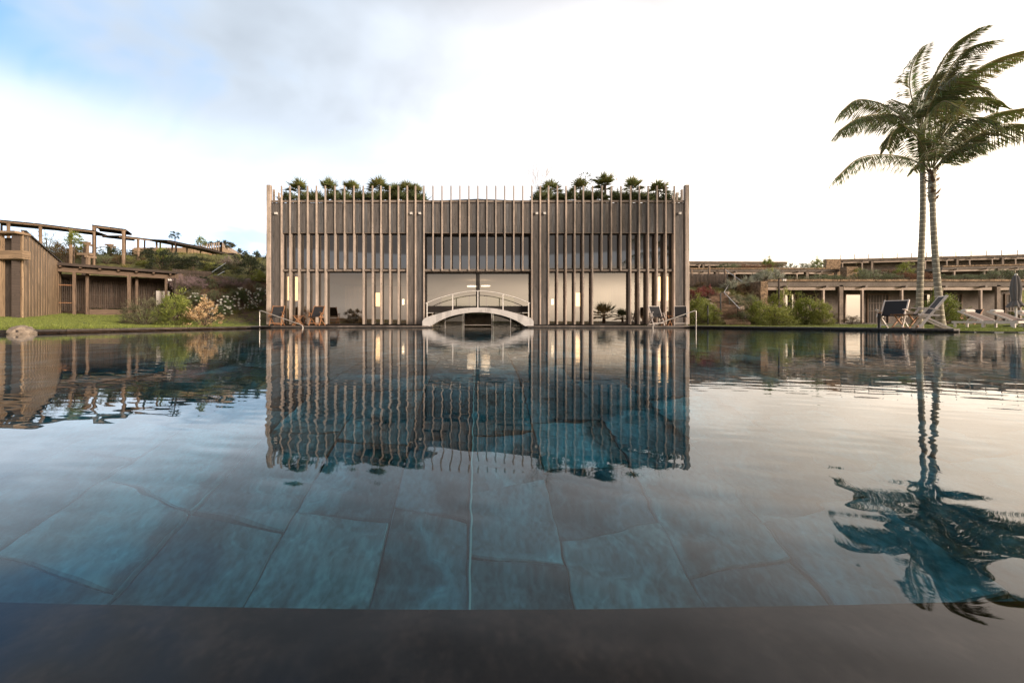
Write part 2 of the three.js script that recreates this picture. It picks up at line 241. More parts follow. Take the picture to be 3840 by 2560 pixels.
// ---------- pool: walls, floor of slate slabs, shallow ledge under the camera, water ----------
const DEPTH = 1.75;
{
  const wg = [], edge = POOL.concat([POOL[0]]);
  for (let i = 0; i < edge.length - 1; i++) {
    const [x1, z1] = edge[i], [x2, z2] = edge[i + 1], L = Math.hypot(x2 - x1, z2 - z1), s = bx(L + 0.5, DEPTH + 0.2, 0.3, [0, -(DEPTH + 0.2) / 2 + 0.02, 0.15], 'x'); s.rotateY(-Math.atan2(z2 - z1, x2 - x1) + Math.PI); s.translate((x1 + x2) / 2, 0, (z1 + z2) / 2); wg.push(s);
  }
  const walls = part('pool_wall', wg, S({ color: [0.10, 0.105, 0.105], map: slateMap, roughness: 0.6 }), scene); tag(walls, 'dark slate side walls of the swimming pool', null, null, 'structure');
  const floor = tag(new THREE.Group(), 'floor of the pool in large blue grey slate slabs with dark joints', null, null, 'structure'); floor.name = 'pool_floor'; scene.add(floor);
  part('screed', box2(-17.2, 30.2, -DEPTH - 0.3, -DEPTH - 0.03, -24, 1.8, 'x'), S({ color: [0.05, 0.055, 0.055], map: slateMap }), floor);
  const tones = [[0.18, 0.25, 0.275], [0.135, 0.185, 0.205], [0.205, 0.275, 0.30], [0.155, 0.21, 0.235], [0.235, 0.31, 0.33], [0.105, 0.14, 0.16]].map((c) => phys({ color: c.map((q) => q * 2.9), map: slateMap, bumpMap: slateMap, bumpScale: 0.02, roughness: 0.9, specularIntensity: 0.1 }));
  // runs of slabs along z; joints between runs wander a little, cross joints stand at random
  const xs = (() => { const a = [-0.045]; for (let i = 0; i < 30; i++) a.push(a[i] + rr(0.34, 0.54)); const l = [-0.045]; for (let i = 0; i < 26; i++) l.push(l[i] - rr(0.34, 0.54)); return (i) => (i >= 0 ? a[i] : l[-i]); })(), W = 0.46, slab = (p, t) => {
    const jit = 0.010, q = p.map(([x, z]) => [x + rr(-jit, jit), z + rr(-jit, jit)]), s = new THREE.Shape();
    q.forEach(([x, z], i) => { const [nx, nz] = q[(i + 1) % 4]; i ? 0 : s.moveTo(x, -z); s.lineTo(lerp(x, nx, 0.35) + rr(-0.008, 0.008), -lerp(z, nz, 0.35) + rr(-0.008, 0.008)); s.lineTo(lerp(x, nx, 0.7) + rr(-0.008, 0.008), -lerp(z, nz, 0.7) + rr(-0.008, 0.008)); s.lineTo(nx, -nz); });
    const g = new THREE.ExtrudeGeometry(s, { depth: 0.04, bevelEnabled: true, bevelThickness: 0.006, bevelSize: 0.006, bevelSegments: 1 }); g.rotateX(-Math.PI / 2); metre(g, 'z'); g.translate(0, -DEPTH - 0.03 + rr(-0.012, 0.012), 0); return g;
  };
  let count = 0; const rest = [];
  for (let i = -25; i < 29; i++) {
    const skew = (z) => 0.008 * Math.sin(z * 1.3 + i * 2.1) + 0.004 * Math.sin(z * 3.1 + i), x0 = (z) => xs(i) + skew(z), x1 = (z) => xs(i + 1) + 0.008 * Math.sin(z * 1.3 + (i + 1) * 2.1) + 0.004 * Math.sin(z * 3.1 + i + 1);
    let z = -0.2 - rr(0, 0.8), tilt = 0;
    while (z > -14) {
      const L = rr(0.40, 0.88), z2 = z - L, gp = 0.008, zt = tilt, z3 = rr(-0.08, 0.08), p = [[x0(z) + gp, z - gp], [x1(z) - gp, z - gp + zt], [x1(z2) - gp, z2 + gp + z3], [x0(z2) + gp, z2 + gp]]; tilt = z3;
      const near = -z2 < 7.5 && Math.abs(xs(i)) < 1.2 + -z2 * 0.85 && count < 290;
      const g = slab(p), t = tones[Math.floor(Math.pow(rnd(), 1.15) * tones.length)];
      if (near) { part('slab', g, t, floor); count++; } else if (Math.abs((i + 0.5) * W) < 2 + -z2 * 1.5) rest.push(strip(g));
      z = z2;
    }
  }
  part('slabs_beyond', rest, tones[0], floor, null, 'stuff');
  const line = part('floor_seam', [box2(-0.042, -0.033, -DEPTH + 0.02, -DEPTH + 0.036, -12, -0.3, 'z')], S({ color: [0.42, 0.46, 0.45], roughness: 0.6 }), floor);
  line.userData.label = 'thin white strip running along the pool floor';
  const ledge = part('pool_ledge', [box2(-17, 30, -DEPTH, -0.062, -0.435, 1.6, 'x')], phys({ specularIntensity: 0.08, color: [0.040, 0.030, 0.025], map: rep(tex(512, 512, (u, v) => { const a = fbm(u * 9, v * 9, 5, 9, 9, 71), b = fbm(u * 3, v * 3, 3, 3, 3, 72); const c = fbm(u * 46, v * 46, 3, 46, 46, 73); return clamp(0.38 + 0.9 * (a - 0.5) + 0.5 * (b - 0.5) + 0.5 * (c - 0.5)); }), 2.6, 2.6), bumpMap: rep(mottle, 2, 2), bumpScale: 0.004, roughness: 0.75 }), scene);
  tag(ledge, 'dark brown stone ledge just under the water at the near pool edge', null, null, 'structure');

  // water: low swell in the mesh, ripples of 5 to 50 cm in the bump map
  const T = 1024, P = 3.0, wv = [];
  for (let i = 0; i < 120; i++) {
    const lam = Math.exp(lerp(Math.log(0.048), Math.log(0.8), Math.pow(rnd(), 1.3))), th = Math.PI / 2 + gauss() * 0.62 + 0.15, k = P / lam, kx = Math.round(k * Math.cos(th)), ky = Math.round(k * Math.sin(th)); if (!kx && !ky) continue;
    const L = P / Math.hypot(kx, ky); wv.push([kx, ky, rnd() * 6.283, L * 0.00062 * lerp(1.0, 0.25, smooth(0.07, 0.3, L))]);
  }
  // separable sums: cos(kx x + ky y + p)
  const ct = [], st = []; for (let i = 0; i < T; i++) { ct.push(Math.cos(i / T * 2 * Math.PI)); st.push(Math.sin(i / T * 2 * Math.PI)); }
  const hmap = new Float32Array(T * T * 4); let lo = 1e9, hi = -1e9;
  for (const [kx, ky, p, a] of wv) { const p0 = Math.round(p / 6.283 * T); for (let y = 0; y < T; y++) { let k = (ky * y + p0) & (T - 1), o = y * T * 4; for (let x = 0; x < T; x++, o += 4) { hmap[o] += a * ct[k]; k = (k + kx) & (T - 1); } } }
  for (let i = 0; i < T * T; i++) { lo = Math.min(lo, hmap[i * 4]); hi = Math.max(hi, hmap[i * 4]); }
  for (let i = 0; i < T * T; i++) { const v = (hmap[i * 4] - lo) / (hi - lo); hmap[i * 4] = hmap[i * 4 + 1] = hmap[i * 4 + 2] = v; hmap[i * 4 + 3] = 1; }
  const ht = new THREE.DataTexture(hmap, T, T, THREE.RGBAFormat, THREE.FloatType); ht.wrapS = ht.wrapT = THREE.RepeatWrapping; ht.magFilter = THREE.LinearFilter; ht.minFilter = THREE.LinearFilter; ht.repeat.set(1 / P, 1 / P); ht.rotation = 0.13; ht.needsUpdate = true;
  const WATER_GAIN = 0.24;
  const wm = phys({ color: [1, 1, 1], transmission: 1, thickness: 1, roughness: 0.0, ior: 1.333, bumpMap: ht, bumpScale: (hi - lo) * WATER_GAIN });
  wm.attenuationColor = new THREE.Color().setRGB(0.20, 0.68, 0.84); wm.attenuationDistance = 4.6;
  const nx = 300, nz = 190, pos = [], uv = [], idx = [];
  for (let j = 0; j <= nz; j++) for (let i = 0; i <= nx; i++) {
    const t = i / nx * 2 - 1, x = 6.5 + 23.5 * (0.45 * t + 0.55 * t * t * t), s = j / nz, z = 1.6 - 25.1 * Math.pow(s, 1.5);
    const patch = smooth(2, 9, x) * smooth(-3.2, -4.6, z) * smooth(-10, -6, z), left = smooth(-2.5, -5, x) * smooth(-2.6, -3.6, z) * smooth(-7, -4.5, z);
    let y = 0.0016 * (fbm(x * 0.55 + 3, z * 0.9, 3, 0, 0, 90) - 0.5) + (0.0052 * patch + 0.0034 * left) * (noise(x * 0.9 + z * 0.5 + 0.4 * noise(x, z, 0, 0, 5), z * 5.2, 0, 0, 95) - 0.5);
    pos.push(x, y, z); uv.push(x, z);
  }
  for (let j = 0; j < nz; j++) for (let i = 0; i < nx; i++) { const a = j * (nx + 1) + i, b = a + nx + 1; idx.push(a, a + 1, b, b, a + 1, b + 1); }
  const g = new THREE.BufferGeometry(); g.setAttribute('position', new THREE.Float32BufferAttribute(pos, 3)); g.setAttribute('uv', new THREE.Float32BufferAttribute(uv, 2)); g.setIndex(idx); g.computeVertexNormals();
  const water = part('water', g, wm, scene); tag(water, 'still blue green swimming pool water reflecting the building and the sky', null, null, 'structure');
}

// ---------- coping stones and deck ----------
function coping(name, label, p, q, mats, stone, wide, opt = {}) {
  const o = thing(name, label, 'kerb', [p[0], 0, p[1]]), dx = q[0] - p[0], dz = q[1] - p[1], L = Math.hypot(dx, dz); o.rotation.y = -Math.atan2(dz, dx);
  let s = 0; const top = opt.top ?? DECK, lip = opt.lip ?? 0.03;
  while (s < L - 0.02) {
    const n = Math.min(stone * rr(0.85, 1.15), L - s), w = n - 0.012, m = mats[Math.floor(rnd() * mats.length)];
    part('stone', bx(w, 0.055, wide, [s + n / 2, top - 0.0275 + rr(-0.002, 0.002), -wide / 2 * (opt.side ?? 1) + lip * (opt.side ?? 1)], 'x'), m, o);
    part('face_block', bx(w, top + 0.06, 0.08, [s + n / 2, (top - 0.06) / 2 - 0.06, -0.04 * (opt.side ?? 1)], 'x'), opt.face ? opt.face[Math.floor(rnd() * opt.face.length)] : m, o);
    s += n;
  }
  return o;
}
const faceWarm = [S({ color: [0.26, 0.155, 0.105], map: mottleMap, roughness: 0.7 }), S({ color: [0.20, 0.125, 0.09], map: mottleMap, roughness: 0.7 }), S({ color: [0.30, 0.185, 0.125], map: mottleMap, roughness: 0.7 })];
coping('pool_kerb', 'brown stone kerb between the pool and the lawn on the left', [-11.45, -9.05], [-10.25, -16.4], M.curb, 1.15, 0.34, { side: -1, face: faceWarm });
coping('pool_kerb', 'short dark kerb end beside the boulder at the left pool corner', [-12.2, -8.95], [-11.45, -9.05], M.curbdark, 0.8, 0.36, { side: -1 });
coping('pool_kerb', 'dark slate kerb of the pool below the shrubs on the right', [10.6, -18.2], [13.55, -11.5], M.curbdark, 1.2, 0.42, { side: -1, top: 0.105 });
coping('pool_kerb', 'pale timber coloured kerb end under the side-on deck chair', [13.55, -11.5], [13.9, -10.75], M.paver, 0.9, 0.5, { side: -1, top: 0.10 });
{
  const o = thing('pool_deck', 'narrow stone deck along the pool in front of the slatted building', 'deck', [0, 0, 0]); o.userData.kind = 'structure'; delete o.userData.category;
  for (const [x0, x1] of [[-11.6, -2.42], [2.42, 11.6]]) {
    let x = x0; while (x < x1 - 0.05) { const n = Math.min(rr(1.0, 1.35), x1 - x); part('edge_stone', bx(n - 0.01, 0.06, 0.42, [x + n / 2, DECK - 0.03, -18.2 + 0.03 - 0.21], 'x'), M.paver[Math.floor(rnd() * 3)], o); part('face_block', bx(n - 0.01, 0.12, 0.06, [x + n / 2, DECK - 0.06 - 0.062, -18.26], 'x'), M.curb[Math.floor(rnd() * 3)], o); x += n; }
    for (const z of [-18.6, -19.25]) { x = x0; while (x < x1 - 0.05) { const n = Math.min(rr(0.8, 1.3), x1 - x); part('paver', bx(n - 0.01, 0.06, 0.63, [x + n / 2, DECK - 0.031 + rr(-0.002, 0.002), z - 0.32], 'x'), M.paver[Math.floor(rnd() * 3)], o); x += n; } }
  }
  part('deck_base', [box2(-11.6, -2.42, -1.9, DECK - 0.065, -18.3, -33, 'x'), box2(2.42, 11.6, -1.9, DECK - 0.065, -18.3, -33, 'x')], M.curb[0], o);
}
{ // corner between the left kerb and the deck
  coping('pool_kerb', 'dark kerb corner joining the left lawn edge to the deck', [-10.25, -16.4], [-10.55, -18.2], M.curbdark, 0.9, 0.5, { side: -1, top: 0.095 });
}
// ---------- the slatted building by the pool ----------
const GZ = FZ - 0.52, GS = FZ - 0.275, WZ = FZ - 0.07;                             // glass plane, cladding plane
const FINX = [10.23, 9.79, 9.33, 8.87, 8.41, 7.95, 7.45, 6.95, 6.46, 5.97, 5.49, 5.05, 4.59, 4.14, 3.68, 3.25, 2.81], HUNG = [7.45, 6.95, 6.46];
const MIDX = [2.34, 1.87, 1.40, 0.935, 0.467, 0, -0.467, -0.935, -1.40, -1.87, -2.34];
const BASE = 0.165, TOP = 7.37, PAR0 = 4.95, PAR1 = 6.46, TR0 = 2.93, TR1 = 3.04, BACK = -33;
const building = thing('slatted_building', 'two storey timber building behind tall upright slats with palms on its roof', 'building', [0, 0, 0]);
{
  const b = building, pick = (a) => a[Math.floor(rnd() * a.length)];
  const finLong = [0, 1, 2].map(() => post(0.076, TOP - BASE, 0.066)), finShort = [0, 1, 2].map(() => post(0.070, TOP - TR0 - 0.02, 0.066));
  for (const s of [-1, 1]) for (const x of FINX) part('slat', pick(HUNG.includes(x) ? finShort : finLong), pick(M.fin), b, [s * x, HUNG.includes(x) ? TR0 + 0.02 : BASE, FZ - 0.033]);
  for (const x of MIDX) part('slat', pick(finShort), pick(M.fin), b, [x, TR0 + 0.02, FZ - 0.033]);
  for (const s of [-1, 1]) part('corner_post', post(0.215, 7.42 - BASE, 0.215, 0.012), pick(M.fin), b, [s * 10.9, BASE, FZ - 0.10]);
  // slats along both sides
  const side = [0, 1].map(() => post(0.10, TOP - BASE, 0.088));
  for (const s of [-1, 1]) for (let k = 1; k < 22; k++) part('slat', side[k % 2], pick(M.fin), b, [s * 10.92, BASE, FZ - 0.10 - k * 0.48]);
  // rails behind the slats
  part('rail', bx(21.6, 0.105, 0.07, [0, 6.585, FZ - 0.105], 'x'), M.rail, b);
  for (const s of [-1, 1]) part('rail', bx(0.07, 0.10, 9.2, [s * 10.80, 6.585, FZ - 4.9], 'z'), M.rail, b);
  part('shadow_gap_strip', bx(21.3, 0.07, 0.1, [0, 6.50, FZ - 0.25], 'x'), M.frame, b);  // near-black strip painted in for the shadow gap under the rail
  // upright cladding boards
  const bw = 0.148, boards = (x0, x1, y0, y1) => { const n = Math.max(1, Math.round((x1 - x0) / bw)), w = (x1 - x0) / n; for (let i = 0; i < n; i++) part('board', bx(w - 0.006, y1 - y0, 0.028, [x0 + (i + 0.5) * w, (y0 + y1) / 2, WZ - 0.014 + rr(-0.003, 0.003)]), pick(M.clad), b); };
  boards(-10.79, -10.2, BASE, PAR1); boards(10.2, 10.79, BASE, PAR1); boards(-3.70, -2.79, BASE, PAR1); boards(2.79, 3.70, BASE, PAR1);
  boards(-10.2, -3.70, PAR0, PAR1); boards(3.70, 10.2, PAR0, PAR1); boards(-2.79, 2.79, PAR0, PAR1);
  part('parapet_cap', bx(21.7, 0.03, 0.30, [0, PAR1 + 0.016, WZ - 0.14], 'x'), M.darkwood, b);
  part('drip_edge', [box2(-10.2, -3.70, PAR0 - 0.03, PAR0 - 0.002, WZ - 0.30, WZ + 0.004, 'x'), box2(3.70, 10.2, PAR0 - 0.03, PAR0 - 0.002, WZ - 0.30, WZ + 0.004, 'x'), box2(-2.79, 2.79, PAR0 - 0.03, PAR0 - 0.002, WZ - 0.30, WZ + 0.004, 'x')], M.rail, b);
  // walls, floors and roof behind
  const wall = [];
  wall.push(box2(-10.78, 10.78, PAR0, 6.42, WZ - 0.05, WZ - 0.30), box2(-10.78, -10.2, 0.1, PAR0, WZ - 0.05, WZ - 0.40), box2(10.2, 10.78, 0.1, PAR0, WZ - 0.05, WZ - 0.40), box2(-3.70, -2.79, 0.1, PAR0, WZ - 0.05, WZ - 0.40), box2(2.79, 3.70, 0.1, PAR0, WZ - 0.05, WZ - 0.40));
  part('wall', wall, M.frame, b);
  for (const s of [-1, 1]) part('side_wall', box2(s * 10.76, s * 10.5, 0.1, 6.42, WZ - 0.41, BACK), M.clad[3], b);
  part('back_wall', [box2(-10.5, 10.5, 2.55, 6.42, BACK, BACK + 0.25), box2(-10.5, -4.6, 0.1, 2.55, BACK, BACK + 0.25), box2(4.6, 10.5, 0.1, 2.55, BACK, BACK + 0.25), box2(-4.6, -3.2, 0.1, 2.55, BACK, BACK + 0.24), box2(3.2, 4.6, 0.1, 2.55, BACK, BACK + 0.24)], M.wall, b);
  for (const x of [-2.2, -0.75, 0.75, 2.2]) part('back_mullion', box2(x - 0.06, x + 0.06, 0.1, 2.55, BACK + 0.05, BACK + 0.2), S({ color: [0.24, 0.09, 0.05] }), b);
  part('roof', box2(-10.76, 10.76, 6.30, 6.42, WZ - 0.31, BACK), M.roofing, b);
  part('roof_planter', [box2(-10.1, -3.2, 6.43, 6.62, -20.4, -23.4), box2(3.2, 10.1, 6.43, 6.62, -20.4, -23.4)], M.soil, b);
  part('roof_lantern', [box2(-6.4, 6.4, 6.43, 8.0, -24.8, -27.6, 'x'), metre(new THREE.ConeGeometry(1, 0.92, 4).rotateY(Math.PI / 4).toNonIndexed()).scale(13.4, 1, 2.3).translate(0, 8.47, -26.2)], M.roofing, b);
  part('ceiling', [box2(-10.5, 10.5, 2.97, 3.03, GZ - 0.1, BACK + 0.26), box2(-10.5, 10.5, 4.97, 5.0, GZ - 0.1, BACK + 0.26)], M.ceil, b);
  part('interior_floor', [box2(-10.5, -2.45, 0.12, 0.16, GZ - 0.02, BACK + 0.26, 'z'), box2(2.45, 10.5, 0.12, 0.16, GZ - 0.02, BACK + 0.26, 'z'), box2(-2.45, 2.45, 0.12, 0.16, -23.5, BACK + 0.26, 'z'), box2(-2.78, 2.78, 0.80, 1.08, GZ - 0.06, GZ - 0.5, 'x')], M.floor, b);
  part('partition', [box2(-3.6, -3.45, 0.16, 2.97, GZ - 0.15, -26), box2(3.45, 3.6, 0.16, 2.97, GZ - 0.15, -26), ], M.wall, b);
  part('screen', [box2(-10.5, -3.6, 3.03, 4.97, GZ - 0.5, GZ - 0.55), box2(3.6, 10.5, 3.03, 4.97, GZ - 0.5, GZ - 0.55)], M.darkcloth, b);  // dark sheets standing in for the shade inside the upper rooms
  part('blind', box2(-2.7, 2.7, 3.03, 4.97, GZ - 0.45, GZ - 0.47), S({ color: [0.20, 0.165, 0.13], map: grainMap }), b);
  part('curtain', [-7.0, 7.0].flatMap((c) => { const g = new THREE.PlaneGeometry(5.6, 2.75, 160, 1), p = g.attributes.position; for (let i = 0; i < p.count; i++) p.setZ(i, 0.07 * Math.sin(p.getX(i) * 17) + 0.03 * Math.sin(p.getX(i) * 41)); g.computeVertexNormals(); g.translate(c, 1.56, -27.5); return [g]; }), M.curtain, b);
  // windows: a dark frame with its pane
  function window_(x0, x1, y0, y1, z, t = 0.05, glass = M.glass) {
    const f = part('window_frame', [box2(x0, x1, y1 - t, y1, z - 0.04, z + 0.04, 'x'), box2(x0, x1, y0, y0 + t, z - 0.04, z + 0.04, 'x'), box2(x0, x0 + t, y0 + t, y1 - t, z - 0.04, z + 0.04), box2(x1 - t, x1, y0 + t, y1 - t, z - 0.04, z + 0.04)], M.frame, b);
    const g = new THREE.PlaneGeometry(x1 - x0 - 2 * t + 0.01, y1 - y0 - 2 * t + 0.01); g.translate((x0 + x1) / 2, (y0 + y1) / 2, z + rr(-0.006, 0.006)); part('pane', g, glass, f); return f;
  }
  for (const s of [-1, 1]) {
    const cut = [10.19, 8.87, 7.95, 5.97, 5.05, 3.71];
    for (let i = 0; i < 5; i++) { const a = s * cut[i], c = s * cut[i + 1]; window_(Math.min(a, c), Math.max(a, c), TR1 + 0.01, PAR0 - 0.04, GS); window_(Math.min(a, c), Math.max(a, c), 0.14, TR0 - 0.01, GS); }
    // deeper jambs behind the long slats, down to the glass
    for (const x of FINX.slice(0, 15)) { part('jamb', [bx(0.07, PAR0 - TR1 - 0.06, 0.158, [s * x, (PAR0 + TR1) / 2 - 0.02, FZ - 0.149])], M.fin[1], b); if (!HUNG.includes(x)) part('jamb', bx(0.07, TR0 - BASE - 0.02, 0.158, [s * x, (TR0 + BASE) / 2, FZ - 0.149]), M.fin[1], b);
      part('mullion', bx(0.06, PAR0 - TR1 - 0.08, 0.20, [s * x, (PAR0 + TR1) / 2 - 0.02, GS - 0.15]), M.frame, b); if (!HUNG.includes(x)) part('mullion', bx(0.06, TR0 - BASE - 0.04, 0.20, [s * x, (TR0 + BASE) / 2, GS - 0.15]), M.frame, b); }
    part('transom', bx(6.5, 0.11, 0.16, [s * 6.95, (TR0 + TR1) / 2, FZ - 0.152], 'x'), M.rail, b);
  }
  for (const [a, c] of [[-2.78, -0.05], [0.05, 2.78]]) { window_(a, c, TR1 + 0.01, PAR0 - 0.04, GZ); window_(a, c, 1.09, TR0 - 0.03, GZ); }
  part('mullion', box2(-0.048, 0.048, 1.09, TR0 - 0.02, GZ - 0.08, GZ + 0.08), M.frame, b);
  for (const x of MIDX) part('jamb', bx(0.05, PAR0 - TR1 - 0.06, 0.10, [x, (PAR0 + TR1) / 2 - 0.02, FZ - 0.118]), M.fin[1], b);
  for (const x of MIDX) if (x) part('mullion', bx(0.05, PAR0 - TR1 - 0.1, 0.14, [x, (PAR0 + TR1) / 2 - 0.02, GZ - 0.12]), M.frame, b);
  part('transom', bx(5.56, 0.11, 0.16, [0, (TR0 + TR1) / 2, FZ - 0.152], 'x'), M.rail, b);
  part('spandrel', box2(-2.78, 2.78, 0.80, 1.085, GZ - 0.05, GZ + 0.05, 'x'), S({ color: [0.045, 0.036, 0.032], map: grainMap }), b);
  // swim-through doorway under the bridge
  for (const s of [-1, 1]) {
    part('channel_pane', new THREE.PlaneGeometry(0.98, 0.98).translate(s * 1.24, 0.30, GZ + 0.02), M.clear, b);
    part('channel_pane', new THREE.PlaneGeometry(0.60, 0.80).translate(s * 2.05, 0.42, GZ + 0.02), M.clear, b);
    part('pane_edge', [bx(0.035, 1.2, 0.05, [s * 0.745, 0.19, GZ + 0.02]), bx(0.03, 1.2, 0.05, [s * 0.83, 0.19, GZ - 0.03])], M.paint, b);
    part('pane_edge', bx(0.02, 1.2, 0.03, [s * 1.745, 0.19, GZ + 0.02]), M.paint, b);
  }
  part('added_channel_ceiling', box2(-2.46, 2.46, 0.82, 0.97, GZ - 0.52, -23.6), M.wall, b); part('added_channel_end', box2(-2.46, 2.46, -1.9, 0.81, -23.52, -23.7), M.wall, b);  // unseen ceiling and end wall, added to enclose the channel and keep it dark
  part('channel_rail', bx(1.5, 0.035, 0.05, [0, 0.115, GZ - 1.16], 'x'), M.steel, b);
  part('channel_wall', [box2(-2.46, -2.42, -0.4, 0.8, GZ - 0.02, -23.4), box2(2.42, 2.46, -0.4, 0.8, GZ - 0.02, -23.4)], M.wall, b);
  // benches seen inside by the lower panes
  for (const s of [-1, 1]) { part('bench', [bx(3.0, 0.16, 0.7, [s * 8.3, 0.42, GZ - 0.9], 'x'), bx(2.8, 0.2, 0.5, [s * 8.3, 0.25, GZ - 0.9], 'x')], M.teak, b); part('bench_cushion', bx(2.9, 0.12, 0.66, [s * 8.3, 0.56, GZ - 0.9], 'x'), M.cushion, b); }
}
// spotlights on the parapet
{
  const spots = [-10.50, -3.47, -3.02, 3.06, 3.47, 10.50], where = ['by the outer post at the left end', 'left of the left pilaster pair', 'right of the left pilaster pair', 'left of the right pilaster pair', 'right of the right pilaster pair', 'by the outer post at the right end'];
  let first = null;
  spots.forEach((x, i) => {
    const label = 'small white box spotlight high on the cladding, ' + where[i];
    if (first) return copy(first, [x, 5.93, WZ], 0, label);
    const t = first = thing('wall_spotlight', label, 'spotlight', [x, 5.93, WZ], 'white spotlights along the parapet');
    part('housing', bx(0.12, 0.11, 0.13, [0, 0, 0.072], 'y', [0.12, 0, 0]), M.paint, t); part('bracket', bx(0.05, 0.05, 0.05, [0, 0, 0.012]), M.frame, t);
  });
}
// lanterns and lamps inside
function lantern(label, x, y0, y1, z, r, power, glow = 4.8) {
  const t = thing('pendant_lantern', label, 'lamp', [x, 0, z], 'paper lanterns inside the building');
  const g = cyl(r, r, y1 - y0, 32); g.translate(0, (y0 + y1) / 2, 0);
  const m = S({ color: [0.5, 0.4, 0.28], roughness: 0.9 }); m.emissive.setRGB(1.0, 0.66, 0.33); m.emissiveIntensity = glow;
  part('lamp_shade', g, m, t); part('cord', bx(0.012, 2.97 - y1, 0.012, [0, (2.97 + y1) / 2, 0]), M.black, t); part('rim', [new THREE.TorusGeometry(r, 0.012, 6, 32).rotateX(Math.PI / 2).translate(0, y0, 0)], M.teak, t);
  const l = new THREE.PointLight(new THREE.Color(1, 0.66, 0.36), power); l.shadow.radius = r * 50; l.castShadow = true; l.position.set(0, y0 - r - 0.05, 0); t.add(l);
}
lantern('tall glowing paper lantern behind the slats at the left end of the building', -10.03, 1.44, 2.72, -20.25, 0.27, 0.9);
lantern('smaller glowing lantern deeper inside, left of the left pilaster pair', -6.62, 1.32, 2.22, -25, 0.24, 0.9);
lantern('tall glowing paper lantern behind the slats at the right end of the building', 10.03, 1.44, 2.72, -20.25, 0.27, 0.9);
lantern('smaller glowing lantern deeper inside, right of the right pilaster pair', 6.62, 1.32, 2.22, -25, 0.24, 0.9);
for (const [x, y, r, l] of [[-0.36, 2.58, 0.34, 'flat round glowing pendant lamp just left of the middle mullion'], [0.50, 2.60, 0.30, 'flat round glowing pendant lamp just right of the middle mullion']]) {
  const t = thing('disc_pendant', l, 'lamp', [x, 0, -24], 'disc lamps behind the middle window'), m = S({ color: [0.6, 0.5, 0.4] }); m.emissive.setRGB(1, 0.86, 0.66); m.emissiveIntensity = 4.2;
  part('lamp_disc', cyl(r, r, 0.05, 28).translate(0, y, 0), m, t); part('cord', bx(0.01, 2.97 - y - 0.025, 0.01, [0, (2.97 + y + 0.025) / 2, 0]), M.black, t);
  const p = new THREE.PointLight(new THREE.Color(1, 0.8, 0.56), 0.9); p.shadow.radius = r * 50; p.castShadow = true; p.position.set(0, y - r - 0.06, 0); t.add(p);
}
for (const [s, w] of [[-1, 'left'], [1, 'right']]) for (const [x, q] of [[s * 5.45, 'outer'], [s * 5.05, 'inner']]) {
  const t = thing('wall_lamp', q + ' small glowing rectangular wall lamp beside the deeper ' + w + ' lantern', 'lamp', [x, 1.75, -27.3], 'small wall lamps deep inside'), m = S({ color: [0.6, 0.5, 0.4] }); m.emissive.setRGB(1, 0.84, 0.6); m.emissiveIntensity = 5.5;
  part('lamp_panel', bx(0.15, 0.42, 0.04, [0, 0, 0.05]), m, t); part('back_plate', bx(0.19, 0.46, 0.03, [0, 0, 0.012]), M.frame, t);
  const p = new THREE.PointLight(new THREE.Color(1, 0.8, 0.56), 0.12); p.shadow.radius = 6; p.castShadow = true; p.position.set(0, 0, 0.22); t.add(p);
}

